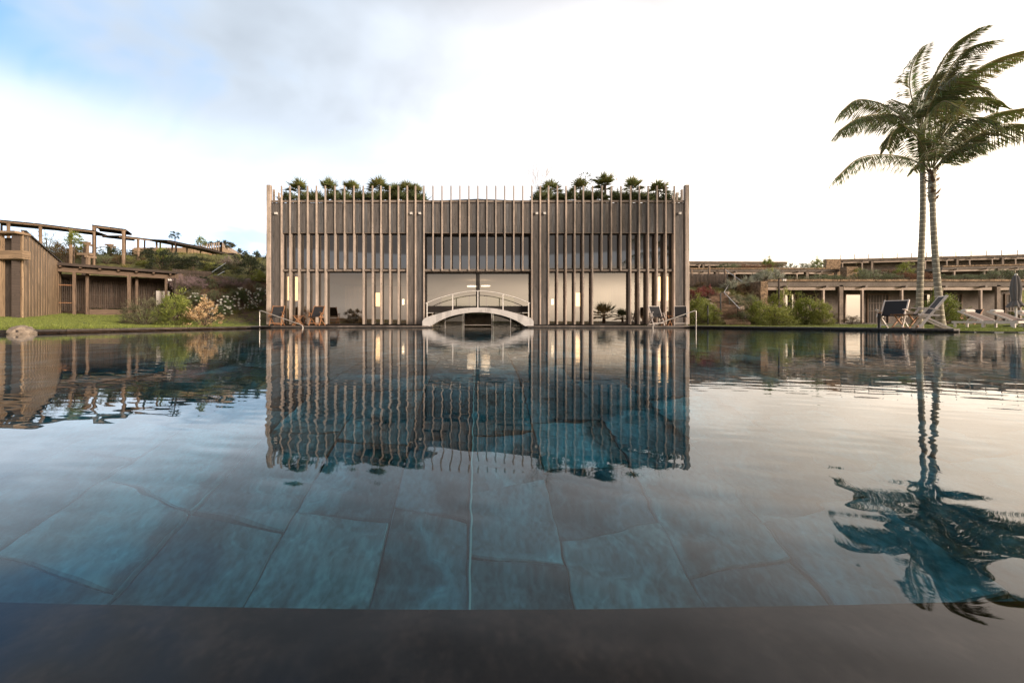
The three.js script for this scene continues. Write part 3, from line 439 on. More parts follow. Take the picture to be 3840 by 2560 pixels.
// ---------- white footbridge over the swim channel ----------
{
  const t = thing('footbridge', 'white arched footbridge with a tube railing over the swim channel', 'bridge', [0, 0, 0]), Z0 = -18.32, D = 1.05;
  const k = 18.32 / F, outer = [[-2.73, 0.085], [-2.73, 0.32], [-2.66, 0.42], [-2.55, 0.495], [-2.2, 0.615], [-1.27, 0.865], [-0.6, 0.965], [0, 0.99]], inner = [[-2.33, 0.085], [-1.87, 0.36], [-1.27, 0.59], [-0.55, 0.735], [0, 0.765]];
  const full = (a) => a.concat(a.slice(0, -1).reverse().map(([x, y]) => [-x, y])), spl = (a, n) => { const c = new THREE.SplineCurve(a.map(([x, y]) => new THREE.Vector2(x, y))); return c.getPoints(n); };
  const o = [new THREE.Vector2(-2.73, 0.085), ...spl(full(outer).slice(1, -1), 64), new THREE.Vector2(2.73, 0.085)], n = spl(full(inner), 56);
  const s = new THREE.Shape([...o, ...n.reverse()]);
  const g = new THREE.ExtrudeGeometry(s, { depth: 0.10, bevelEnabled: true, bevelThickness: 0.008, bevelSize: 0.008, bevelSegments: 1 }); g.translate(0, 0, Z0 - 0.108);
  part('arch', g, M.white, t);
  const deckO = full([[-2.45, 0.30], [-2.1, 0.46], [-1.27, 0.70], [-0.6, 0.83], [0, 0.865]]), deckI = full([[-2.45, 0.22], [-2.1, 0.38], [-1.27, 0.62], [-0.6, 0.75], [0, 0.785]]);
  const ds = new THREE.Shape([...spl(deckO, 40), ...spl(deckI, 40).reverse()]), dg = new THREE.ExtrudeGeometry(ds, { depth: D - 0.12, bevelEnabled: false }); dg.translate(0, 0, Z0 - D + 0.002); part('bridge_deck', metre(dg, 'x'), M.darkwood, t);
  const rail = spl(full([[-2.57, 1.205], [-2.3, 1.32], [-1.9, 1.47], [-1.24, 1.655], [-0.6, 1.775], [0, 1.82]]), 60), ry = (x) => { let best = rail[0]; for (const p of rail) if (Math.abs(p.x - x) < Math.abs(best.x - x)) best = p; return best.y; };
  part('handrail', tube(rail.filter((_, i) => i % 3 === 0).map((p) => [p.x, p.y, Z0 - 0.05]), 0.021, 8, 80), M.paint, t);
  for (const [x, y] of [[-2.50, 0.53], [-1.24, 0.87], [0, 0.985], [1.24, 0.87], [2.50, 0.53]]) part('baluster', bx(0.05, ry(x) - y, 0.03, [x, (ry(x) + y) / 2, Z0 - 0.05]), M.paint, t);
  for (const sgn of [-1, 1]) part('lower_rail', bx(0.32, 0.022, 0.025, [sgn * 2.34, 0.74, Z0 - 0.05], 'x'), M.paint, t);
}

// ---------- pool handrails ----------
function handrail(label, s) {
  const t = thing('pool_handrail', label, 'handrail', [s * 10.1, 0, -17.35], 'steel handrails beside the pool steps');
  part('tube', poly([[s * 0.05, -0.9, 0], [s * 0.05, 0.835, 0], [s * -1.96, 0.13, 0], [s * -1.96, -0.6, 0]], 0.021, 8), M.chrome, t);
}
handrail('pale steel handrail sloping down into the pool at the left end of the deck', -1);
handrail('pale steel handrail sloping down into the pool at the right end of the deck', 1);
// ---------- vegetation ----------
// one leaf: a folded kite of four triangles' worth of points, tinted per leaf
function leafMesh(leaves) {                                       // [x,y,z, dx,dy,dz, nx,ny,nz, length, width, r,g,b]
  const n = leaves.length, pos = new Float32Array(n * 12), col = new Float32Array(n * 12), idx = new Uint32Array(n * 6), uv = new Float32Array(n * 8), d = new THREE.Vector3(), u = new THREE.Vector3(), s = new THREE.Vector3();
  leaves.forEach((l, i) => {
    d.set(l[3], l[4], l[5]).normalize(); u.set(l[6], l[7], l[8]); s.crossVectors(d, u); if (s.lengthSq() < 1e-5) s.set(1, 0, 0); s.normalize(); u.crossVectors(s, d);
    const L = l[9], w = l[10] / 2, f = w * 0.45, droop = L * 0.12, o = i * 12;
    const P = [[0, 0, 0], [d.x * L * 0.45 + s.x * w + u.x * f, d.y * L * 0.45 + s.y * w + u.y * f, d.z * L * 0.45 + s.z * w + u.z * f], [d.x * L * 0.45 - s.x * w + u.x * f, d.y * L * 0.45 - s.y * w + u.y * f, d.z * L * 0.45 - s.z * w + u.z * f], [d.x * L, d.y * L - droop, d.z * L]];
    P.forEach((p, k) => { pos[o + k * 3] = l[0] + p[0]; pos[o + k * 3 + 1] = l[1] + p[1]; pos[o + k * 3 + 2] = l[2] + p[2]; col[o + k * 3] = l[11]; col[o + k * 3 + 1] = l[12]; col[o + k * 3 + 2] = l[13]; uv[i * 8 + k * 2] = k & 1; uv[i * 8 + k * 2 + 1] = k >> 1; });
    idx.set([i * 4, i * 4 + 1, i * 4 + 3, i * 4, i * 4 + 3, i * 4 + 2], i * 6);
  });
  const g = new THREE.BufferGeometry(); g.setAttribute('position', new THREE.BufferAttribute(pos, 3)); g.setAttribute('color', new THREE.BufferAttribute(col, 3)); g.setAttribute('uv', new THREE.BufferAttribute(uv, 2)); g.setIndex(new THREE.BufferAttribute(idx, 1)); g.computeVertexNormals(); return g;
}
const LEAF = phys({ vertexColors: true, roughness: 0.75, transmission: 0.35, thickness: 0 });
const DRY = S({ vertexColors: true, roughness: 0.95 });
const BARK = S({ color: [0.16, 0.105, 0.07], map: mottleMap });
const tint = (a, b, v = 0.25) => { const c = mix3(a, b, rnd()), k = 1 + rr(-v, v); return c.map((q) => q * k); };
// a shrub: clumps of leaves on twigs round an uneven dome of the given half width and height
function shrubProto(o) {
  const R = o.r, H = o.h, leaves = [], stems = [], K = o.clumps;
  for (let k = 0; k < K; k++) {
    const a = rnd() * 6.283, e = Math.asin(Math.pow(rnd(), o.flat ?? 0.8)), rad = lerp(0.45, 1, Math.pow(rnd(), 0.5)) * rr(0.78, 1.14);
    const cx = Math.cos(a) * Math.cos(e) * R * rad, cz = Math.sin(a) * Math.cos(e) * R * rad, cy = H * (o.low ?? 0.12) + Math.sin(e) * H * (1 - (o.low ?? 0.12)) * rad, cr = o.cr * rr(0.6, 1.35), out = new THREE.Vector3(cx / R, (cy / H) * 1.1, cz / R).normalize();
    if (rnd() < 0.4) stems.push(tube([[cx * 0.1, 0, cz * 0.1], [cx * 0.5, cy * 0.55, cz * 0.5], [cx, cy, cz]], 0.012 * (o.stem ?? 1), 4, 3));
    const tone = rr(0, 1);
    for (let i = 0; i < o.n / K; i++) {
      const gx = gauss() * cr * 0.6, gy = gauss() * cr * 0.5, gz = gauss() * cr * 0.6, c = tint(mix3(o.c[0], o.c[1], tone), o.c[2] ?? o.c[1], o.vary ?? 0.25);
      leaves.push([cx + gx, Math.max(0.01, cy + gy), cz + gz, out.x + gauss() * 0.9 + gx / cr * 0.7, out.y + (o.up ?? 0.25) + gauss() * 0.8, out.z + gauss() * 0.9 + gz / cr * 0.7, gauss() * 0.5, 1, gauss() * 0.5, o.leaf * rr(0.65, 1.3), o.leaf * (o.wide ?? 0.5) * rr(0.8, 1.2), ...c]);
    }
    if (o.spray && rnd() < o.spray) { // shoots that stand out of the outline
      const L = o.cr * rr(1.3, 2.6), n = 14, q = out.clone().add(new THREE.Vector3(gauss() * 0.5, 0.3 + gauss() * 0.3, gauss() * 0.5)).normalize();
      for (let i = 0; i < n; i++) { const t = i / n * L; leaves.push([cx + q.x * t, cy + q.y * t - 0.12 * t * t, cz + q.z * t, q.x + gauss(), q.y + gauss(), q.z + gauss(), 0, 1, 0.2, o.leaf * rr(0.5, 1), o.leaf * (o.wide ?? 0.5), ...tint(o.c[1], o.c[2] ?? o.c[1])]); }
      stems.push(tube([[cx, cy, cz], [cx + q.x * L, cy + q.y * L - 0.12 * L * L, cz + q.z * L]], 0.006, 4, 2));
    }
  }
  const blooms = [];
  if (o.bloom) for (let i = 0; i < o.bloom.n; i++) {
    const a = rnd() * 6.283, e = Math.asin(Math.pow(rnd(), 0.7)), k = rr(1.02, 1.22), x = Math.cos(a) * Math.cos(e) * R * k, y = H * 0.15 + Math.sin(e) * H * 0.9 * k, z = Math.sin(a) * Math.cos(e) * R * k;
    for (let j = 0; j < 9; j++) { const b = j * 0.7; blooms.push([x, y, z, Math.cos(b), 0.5 + (j % 3) * 0.4, Math.sin(b), 0, 1, 0.1, o.bloom.s * rr(0.8, 1.1), o.bloom.s * 0.8, ...tint(o.bloom.c, o.bloom.c, 0.08)]); }
  }
  return { foliage: leafMesh(leaves), stems: stems.length ? merge(stems) : null, blooms: blooms.length ? leafMesh(blooms) : null, mat: o.mat || LEAF };
}
// tufts and plumes of grass: thin blades from one foot
function tuftProto(o) {
  const leaves = [], heads = [];
  for (let i = 0; i < o.n; i++) {
    const a = rnd() * 6.283, lean = Math.pow(rnd(), 0.6) * o.lean, L = o.h * rr(0.55, 1.1), r0 = rnd() * o.r; let p = new THREE.Vector3(Math.cos(a) * r0, 0, Math.sin(a) * r0), d = new THREE.Vector3(Math.cos(a) * lean, 1, Math.sin(a) * lean).normalize();
    const k = 3, c = tint(o.c[0], o.c[1], 0.25);
    for (let j = 0; j < k; j++) { const l = L / k; leaves.push([p.x, p.y, p.z, d.x, d.y, d.z, -d.y * Math.cos(a) + 0.3 * gauss(), d.x, -d.y * Math.sin(a) + 0.3 * gauss(), l * 1.15, o.w * (1 - j * 0.22), ...(o.tip && j === 2 ? tint(o.tip[0], o.tip[1], 0.2) : c)]); p = p.clone().addScaledVector(d, l); d.y -= o.bend * (0.5 + lean); d.normalize(); }
    if (o.plume) for (let j = 0; j < o.plume; j++) heads.push([p.x + gauss() * 0.07 * o.h, p.y + gauss() * 0.09 * o.h, p.z + gauss() * 0.07 * o.h, d.x + gauss() * 0.8, d.y + 0.3 + gauss() * 0.7, d.z + gauss() * 0.8, 1, 0.2, 0, 0.14 * o.h, o.w * 0.55, ...tint(o.pc[0], o.pc[1], 0.2)]);
  }
  return { foliage: leafMesh(leaves), stems: null, blooms: heads.length ? leafMesh(heads) : null, mat: o.mat || LEAF, plume: true };
}
const PROTO = {
  green: shrubProto({ r: 0.85, h: 1.5, flat: 1.15, low: 0.05, n: 5600, clumps: 90, cr: 0.27, leaf: 0.085, c: [[0.09, 0.135, 0.024], [0.21, 0.27, 0.045], [0.38, 0.41, 0.08]], spray: 0.15 }),
  lime: shrubProto({ r: 0.9, h: 1.4, flat: 1.15, low: 0.05, n: 5400, clumps: 90, cr: 0.28, leaf: 0.085, c: [[0.14, 0.19, 0.03], [0.30, 0.35, 0.06], [0.48, 0.48, 0.12]], spray: 0.2 }),
  dark: shrubProto({ r: 1.0, h: 1.5, flat: 1.1, low: 0.06, n: 5000, clumps: 60, cr: 0.28, leaf: 0.085, c: [[0.014, 0.026, 0.009], [0.026, 0.045, 0.015], [0.048, 0.068, 0.024]] }),
  olive: shrubProto({ r: 0.9, h: 1.2, n: 2400, clumps: 52, cr: 0.26, leaf: 0.075, wide: 0.3, c: [[0.11, 0.125, 0.04], [0.19, 0.20, 0.07], [0.27, 0.25, 0.10]], spray: 0.3 }),
  sage: shrubProto({ r: 0.95, h: 0.75, n: 2400, clumps: 56, cr: 0.2, leaf: 0.07, wide: 0.25, up: 0.7, c: [[0.09, 0.12, 0.055], [0.16, 0.195, 0.09], [0.25, 0.275, 0.14]] }),
  silver: shrubProto({ r: 0.85, h: 0.95, n: 1700, clumps: 46, cr: 0.22, leaf: 0.12, wide: 0.22, up: 1.0, c: [[0.30, 0.33, 0.24], [0.44, 0.46, 0.35], [0.54, 0.54, 0.44]], spray: 0.5 }),
  heath: shrubProto({ r: 1.0, h: 0.7, n: 2400, clumps: 50, cr: 0.2, leaf: 0.08, wide: 0.25, up: 0.9, mat: DRY, c: [[0.14, 0.07, 0.04], [0.24, 0.12, 0.07], [0.30, 0.17, 0.10]] }),
  rust: shrubProto({ r: 0.9, h: 1.1, n: 2400, clumps: 52, cr: 0.25, leaf: 0.075, wide: 0.35, c: [[0.07, 0.06, 0.025], [0.15, 0.10, 0.04], [0.20, 0.12, 0.05]] }),
  rose: shrubProto({ r: 0.9, h: 1.0, n: 2000, clumps: 48, cr: 0.25, leaf: 0.085, c: [[0.045, 0.078, 0.024], [0.08, 0.125, 0.036], [0.12, 0.165, 0.05]], spray: 0.25, bloom: { n: 30, s: 0.17, c: [0.86, 0.84, 0.78] } }),
  red: shrubProto({ r: 0.95, h: 0.8, n: 2000, clumps: 48, cr: 0.24, leaf: 0.085, c: [[0.20, 0.025, 0.035], [0.34, 0.06, 0.08], [0.26, 0.10, 0.06]] }),
  golden: shrubProto({ r: 0.62, h: 1.45, n: 1700, clumps: 56, cr: 0.16, leaf: 0.085, mat: DRY, low: 0.08, c: [[0.52, 0.33, 0.15], [0.66, 0.44, 0.22], [0.72, 0.55, 0.34]], spray: 0.6 }),
  mixed: shrubProto({ r: 0.95, h: 1.35, flat: 1.1, low: 0.06, n: 5000, clumps: 80, cr: 0.26, leaf: 0.075, wide: 0.34, c: [[0.09, 0.10, 0.04], [0.19, 0.19, 0.09], [0.30, 0.27, 0.16]], spray: 0.75, stem: 1.3 }),
  muhly: tuftProto({ n: 260, h: 0.75, r: 0.22, lean: 0.9, bend: 0.16, w: 0.012, c: [[0.12, 0.11, 0.05], [0.18, 0.16, 0.08]], plume: 10, pc: [[0.22, 0.155, 0.165], [0.33, 0.24, 0.25]] }),
  spiky: tuftProto({ n: 110, h: 0.7, r: 0.14, lean: 0.9, bend: 0.08, w: 0.03, c: [[0.15, 0.17, 0.08], [0.27, 0.28, 0.16]] }),
  tuft: tuftProto({ n: 200, h: 0.55, r: 0.36, lean: 0.7, bend: 0.12, w: 0.016, c: [[0.20, 0.22, 0.055], [0.40, 0.37, 0.13]] }),
  bronze: tuftProto({ n: 300, h: 0.75, r: 0.30, lean: 0.5, bend: 0.1, w: 0.014, mat: DRY, c: [[0.12, 0.085, 0.04], [0.22, 0.15, 0.07]] }),
};
const protoThing = {};
function plant(kind, name, label, cat, x, z, sc, group, y) {
  const p = PROTO[kind], s = Array.isArray(sc) ? sc : [sc, sc, sc], t = thing(name, label, cat, [x, y ?? height(x, z) - 0.03, z], group, rnd() * 6.283);
  part(p.plume ? 'blades' : 'foliage', p.foliage, p.mat, t); if (p.stems) part('stem', p.stems, BARK, t); if (p.blooms) part(p.plume ? 'plume' : 'blossoms', p.blooms, p.plume ? DRY : LEAF, t);
  t.scale.set(...s); return t;
}
const row = (kind, name, cat, group, list) => list.forEach(([px, d, sc, label, y]) => plant(kind, name, label, cat, X(px, d), -d, sc, group, y));

// ---------- left: board wall, pavilion, screens, pergola ----------
const pickA = (a) => a[Math.floor(rnd() * a.length)];
{
  const t = thing('board_wall_house', 'tan timber wall of upright boards with posts at the left edge', 'building', [0, 0, 0]);
  const A = [-20.0, -16.4], B = [-28.6, -25.6], dx = B[0] - A[0], dz = B[1] - A[1], L = Math.hypot(dx, dz), yaw = -Math.atan2(dz, dx), topY = 4.27, n = 31;
  for (let i = 0; i < n; i++) {
    const s = (i + 0.5) / n * L, x = A[0] + dx * s / L, z = A[1] + dz * s / L, y0 = height(x, z) - 0.15, y1 = topY, nx = -dz / L, nz = dx / L, proud = (i % 2) * 0.014;
    part('board', bx(L / n - 0.008, y1 - y0, 0.05, [x + nx * proud, (y0 + y1) / 2, z + nz * proud], 'y', [0, yaw, 0]), pickA(M.tan), t);
  }
  part('edge_trim', beam([A[0] - dz / L * 0.02, topY + 0.03, A[1] + dx / L * 0.02], [B[0] - dz / L * 0.02, topY + 0.03, B[1] + dx / L * 0.02], 0.16, 0.06), M.darkwood, t);
  part('wall_core', beam([A[0] + dz / L * 0.20, 2.1, A[1] - dx / L * 0.2], [B[0] + dz / L * 0.20, 2.1, B[1] - dx / L * 0.2], 0.24, 4.2), M.darkwood, t);
  // end facing the pool, with posts and a thick cross beam
  const fz = -16.42; for (let i = 0; i < 16; i++) { const x = -20.12 - 0.22 * i; if (x < -21.3 && x > -21.45) continue; const y0 = 0.3, y1 = i < 1 ? 4.25 : 4.05; part('board', bx(0.212, y1 - y0, 0.045, [x, (y0 + y1) / 2, fz - (i < 2 ? 0 : 0.28)]), i < 2 ? M.tan[i] : M.slat[i % 3], t); }
  for (const [x, w] of [[-20.92, 0.24], [-23.2, 0.24]]) part('post', post(w, 3.0, 0.24, 0.012).translate(x, 0.3, fz + 0.12), M.tan[1], t);
  part('cross_beam', [beam([-24.5, 3.2, fz + 0.22], [-19.55, 3.18, fz + 0.26], 0.30, 0.36)], M.tan[2], t);
  part('post', post(0.2, 0.75, 0.2, 0.01).translate(-20.92, 3.36, fz + 0.1), M.tan[3], t);
  part('eaves', [beam([-24.5, 4.16, fz + 0.1], [-19.9, 4.16, fz + 0.1], 0.6, 0.10)], M.tan[2], t);
  const f = part('window_frame', [bx(0.9, 0.06, 0.06, [-21.95, 2.55, fz - 0.18], 'x'), bx(0.9, 0.06, 0.06, [-21.95, 0.75, fz - 0.18], 'x'), bx(0.06, 1.8, 0.06, [-21.50, 1.65, fz - 0.18])], M.tan[1], t); part('pane', new THREE.PlaneGeometry(0.9, 1.76).translate(-21.95, 1.65, fz - 0.19), M.curtain, f);
}
{
  const t = thing('open_pavilion', 'dark timber pavilion with flat roof and slatted lattice behind its posts', 'pavilion', [0, 0, 0]);
  const P = [-27.4, -24.2], Q = [-22.4, -27.4], ux = Q[0] - P[0], uz = Q[1] - P[1], L = Math.hypot(ux, uz), ex = ux / L, ez = uz / L, nx = ez, nz = -ex;   // n points away from the pool
  const on = (s, b, y) => [P[0] + ex * s + nx * b, y, P[1] + ez * s + nz * b], yaw = -Math.atan2(ez, ex), RY = 3.72;
  part('roof', beam(on(-1.1, 2.1, RY + 0.32), on(L + 0.25, 2.1, RY + 0.14), 5.2, 0.13), M.roofing, t);
  part('fascia', beam(on(-1.1, -0.52, RY + 0.33), on(L + 0.25, -0.52, RY + 0.15), 0.05, 0.17), M.darkwood, t);
  part('eaves_beam', beam(on(-1.1, 0, RY + 0.02), on(L + 0.3, 0, RY - 0.16), 0.16, 0.30), M.brown, t);
  for (let k = 0; k < 8; k++) part('rafter', beam(on(-0.6 + k * 0.92, -0.45, RY + 0.20 - k * 0.026), on(-0.6 + k * 0.92, 3.4, RY + 0.20 - k * 0.026), 0.11, 0.13), M.brown, t);
  for (const [s, b, w, m] of [[0.85, 0, 0.15, M.brown], [3.55, 0, 0.19, M.brown], [5.55, 0, 0.15, M.brown], [1.25, 0.9, 0.15, M.brown], [3.8, 0.9, 0.15, M.brown]]) { const p = on(s, b, 0), y0 = height(p[0], p[2]) - 0.1; part('post', post(w, RY - 0.12 - y0, w, 0.01).rotateY(yaw).translate(p[0], y0, p[2]), m, t); }
  part('end_pier', beam(on(L + 0.35, 0, 0.2), on(L + 0.35, 0, RY + 0.1), 0.5, 0.3, [nx, 0, nz]), M.brown, t);
  // lattice of slats with three rails
  for (let k = 0; k < 66; k++) { const s = -0.5 + k * 0.099; part('lattice_slat', beam(on(s, 2.6, 1.05), on(s, 2.6, 3.3), 0.048, 0.04, [nx, 0, nz]), M.slat[k % 3], t); }
  part('lattice_rail', [1.55, 2.25, 2.95].map((y) => beam(on(-0.6, 2.66, y), on(L - 0.2, 2.66, y), 0.05, 0.06)), M.slat[0], t);
  part('rear_wall', beam(on(-1.2, 4.4, 1.9), on(L + 0.2, 4.4, 1.9), 0.2, 3.8), M.brown, t);
  part('added_end_wall', beam(on(L + 0.1, 1.0, 1.8), on(L + 0.1, 4.4, 1.8), 0.2, 3.8), M.brown, t); part('added_end_wall', beam(on(-1.1, 1.0, 1.8), on(-1.1, 4.4, 1.8), 0.2, 3.8), M.brown, t);  // end walls added to shut out side light and darken the pavilion
  part('planter', beam(on(1.2, 1.75, 0.85), on(L - 0.4, 1.75, 0.85), 0.5, 0.65), M.brown, t);
  const hosta = []; for (let k = 0; k < 26; k++) { const p = on(rr(1.3, L - 0.6), 1.72 + rr(-0.15, 0.15), 1.17); for (let j = 0; j < 12; j++) { const a = rnd() * 6.28; hosta.push([...p, Math.cos(a), 0.5, Math.sin(a), 0, 1, 0, rr(0.18, 0.3), 0.16, ...tint([0.05, 0.08, 0.02], [0.09, 0.13, 0.03])]); } }
  const h = part('planting', leafMesh(hosta), LEAF, t, null, 'stuff');
  part('shelf_rail', [beam(on(-0.4, 0.3, 2.72), on(0.75, 0.3, 2.72), 0.05, 0.05), beam(on(-0.4, 0.3, 1.55), on(0.75, 0.3, 1.55), 0.04, 0.04)], M.teak, t);
  part('bright_panel', beam(on(L - 0.72, 1.2, 1.2), on(L - 0.72, 1.2, 2.6), 0.8, 0.04, [nx, 0, nz]), M.cushion, t);
}
{
  const t = thing('slat_fence', 'grey brown slatted fence on the slope to the right of the dark pavilion', 'fence', [0, 0, 0]), a = at(648, 1008, 27.7), b = at(790, 1018, 33.5), n = 30;
  for (let i = 0; i < n; i++) { const k = i / (n - 1), x = lerp(a[0], b[0], k), z = lerp(a[2], b[2], k), y1 = lerp(a[1], b[1], k), y0 = Math.max(height(x, z) - 0.2, y1 - lerp(2.6, 1.3, k)); part('fence_slat', bx(0.075, y1 - y0, 0.04, [x, (y0 + y1) / 2, z], 'y', [0, 0.5, 0]), M.slat[i % 3], t); }
  part('fence_rail', [beam([a[0], a[1] - 0.8, a[2] - 0.06], [b[0], b[1] - 0.8, b[2] - 0.06], 0.05, 0.1), beam([a[0], a[1] - 0.2, a[2] - 0.06], [b[0], b[1] - 0.2, b[2] - 0.06], 0.05, 0.1)], M.slat[0], t);
}
// long pergola stepping along the ridge
function pergola(name, label, pts, wide, step) {
  const t = thing(name, label, 'pergola', [0, 0, 0]);
  for (let i = 0; i < pts.length - 1; i++) {
    const p = at(...pts[i]), q = at(...pts[i + 1]), hx = q[0] - p[0], hz = q[2] - p[2], L = Math.hypot(hx, hz), nx = -hz / L, nz = hx / L, back = nz > 0 ? -1 : 1, bk = [nx * wide * back, nz * wide * back];
    part('roof', beam([p[0] + bk[0] * 0.5, p[1], p[2] + bk[1] * 0.5], [q[0] + bk[0] * 0.5, q[1], q[2] + bk[1] * 0.5], wide * 1.2, 0.07), M.roofing, t);
    part('eaves_beam', beam([p[0], p[1] - 0.12, p[2]], [q[0], q[1] - 0.12, q[2]], 0.11, 0.17), M.pergola, t);
    part('eaves_beam', beam([p[0] + bk[0], p[1] - 0.12, p[2] + bk[1]], [q[0] + bk[0], q[1] - 0.12, q[2] + bk[1]], 0.12, 0.19), M.darkwood, t);
    const m = Math.round(L / 0.9); for (let k = 0; k < m; k++) { const s = (k + 0.5) / m, x = lerp(p[0], q[0], s), y = lerp(p[1], q[1], s) - 0.06, z = lerp(p[2], q[2], s); part('rafter_end', beam([x - bk[0] * 0.09, y, z - bk[1] * 0.09], [x + bk[0] * 0.02, y, z + bk[1] * 0.02], 0.09, 0.09), M.pergola, t); }
  }
  for (const [px, py, d, w0 = 0.24, b = 0] of step) { const w = w0 * 0.66; const p = at(px, py, d + b), y0 = height(p[0], p[2]) - 0.3; part('post', post(w, Math.max(0.4, p[1] - y0), w, 0.01).translate(p[0], y0, p[2]), b ? M.darkwood : M.pergola, t); }
}
pergola('ridge_pergola', 'long roofed timber walkway climbing the ridge at the left edge', [[-60, 820, 39], [150, 840, 40.5], [356, 866, 42]], 2.0, [[30, 838, 39.7, 0.3], [150, 850, 40.6, 0.3], [264, 860, 41.4, 0.3], [4, 842, 39.5, 0.2, 2], [352, 872, 42, 0.2]]);
pergola('ridge_portal', 'raised timber gateway roof standing over the ridge walkway', [[344, 844, 42.5], [472, 861, 44]], 2.4, [[350, 850, 42.6, 0.3], [462, 862, 43.8, 0.34], [356, 850, 42.6, 0.24, 2.4], [468, 862, 43.8, 0.24, 2.4]]);
pergola('ridge_walkway', 'long roofed timber walkway curving down the ridge behind the dark shrubs', [[446, 883, 44], [560, 897, 48], [640, 913, 53], [720, 929, 58], [800, 948, 64], [882, 968, 71]], 2.0, [[517, 893, 46.5, 0.3], [586, 905, 49.8, 0.26], [645, 917, 53.4, 0.26], [700, 928, 56.8, 0.26], [751, 938, 60.4, 0.26], [797, 950, 63.8, 0.26], [840, 960, 67.5, 0.26], [881, 970, 70.8, 0.26], [541, 896, 47.6, 0.22, 2], [600, 908, 50.5, 0.22, 2], [660, 920, 54, 0.22, 2]]);
{ // house of pale boards behind the walkway, and the second slatted building far up the ridge
  const t = thing('ridge_house', 'low pale board house behind the ridge walkway', 'building', [0, 0, 0]), z = -66;
  for (let k = 0; k < 5; k++) part('board', box2(X(492, 66), X(716, 66), Y(932 + k * 9 + 8.4, 66), Y(932 + k * 9 - 8, 66) - 0.33, z - 0.4, z - 0.1 - (k % 2) * 0.03, 'x'), M.tan[k % 5], t);
  part('wall', box2(X(492, 66), X(720, 66), 4, Y(926, 66), z - 6, z - 0.42, 'x'), M.tan[2], t);
  part('garden_wall', box2(X(715, 66), X(790, 66), 6, Y(952, 66), z + 0.1, z - 0.2, 'x'), S({ color: [0.58, 0.30, 0.12], map: plasterMap }), t);
}
{
  const t = thing('distant_slatted_building', 'far timber building with upright slats and roof palms on the ridge', 'building', [0, 0, 0]), corner = [X(832, 86), -86], d0 = 86;
  const y0 = 8, y1 = Y(925, 86), yt = Y(908, 86), left = [X(690, 92), -92], right = [X(946, 112), -112];
  const wall = (p, q, n, m) => { part('wall', beam([p[0], (y0 + y1) / 2, p[1]], [q[0], (y0 + y1) / 2, q[1]], 0.4, y1 - y0), m, t); for (let i = 0; i <= n; i++) { const k = i / n; part('slat', bx(0.22, yt - y0, 0.22, [lerp(p[0], q[0], k), (y0 + yt) / 2, lerp(p[1], q[1], k) + 0.3]), M.fin[i % 3], t); } };
  wall(left, corner, 17, M.tan[0]); wall(corner, right, 26, M.tan[0]);
  part('entrance_roof', beam([X(838, 80), Y(956, 80), -80], [X(900, 80), Y(957, 80), -80], 4, 0.25), M.roofing, t);
  const l = []; for (let i = 0; i < 34; i++) { const k = rnd(), far = k > 0.5, s = (k * 2) % 1, p = far ? corner : left, q = far ? right : corner, x = lerp(p[0], q[0], s), z = lerp(p[1], q[1], s) - 1.5, y = y1 + rr(0.4, 1.6); for (let j = 0; j < 60; j++) l.push([x + gauss() * 0.3, y + gauss() * 0.3, z + gauss() * 0.3, gauss(), rr(0, 1), gauss(), 0, 1, 0.2, rr(0.5, 0.9), 0.12, ...tint([0.05, 0.06, 0.02], [0.10, 0.11, 0.04])]); }
  part('roof_palms', leafMesh(l), LEAF, t, null, 'stuff');
}
{ // stone cabins peeping from the bushes over the pavilion
  for (const [px, py, d, w, label] of [[320, 913, 42, 0.5, 'upper stacked timber corner of a terrace wall among the bushes'], [318, 957, 35, 0.75, 'lower stacked timber corner of a terrace wall among the bushes'], [408, 920, 52, 0.6, 'small brown timber chimney box on the ridge']]) {
    const t = thing('timber_crib', label, 'wall', [X(px, d), 0, -d]), y = Y(py, d), y0 = height(X(px, d), -d) - 0.3;
    part('log', bx(w * 1.6, 0.2, 0.4, [0, y + 0.1, 0], 'x'), M.pergola, t); part('log', bx(0.24, 0.2, 0.9, [w * 0.4, y - 0.11, -0.2], 'z'), M.pergola, t); part('post', post(0.2, Math.max(0.5, y - 0.22 - y0), 0.2).translate(w * 0.4, y0, 0), M.pergola, t); part('post', post(0.2, Math.max(0.5, y - 0.01 - y0), 0.2).translate(-w * 0.2, y0, 0), M.darkwood, t);
  }
}
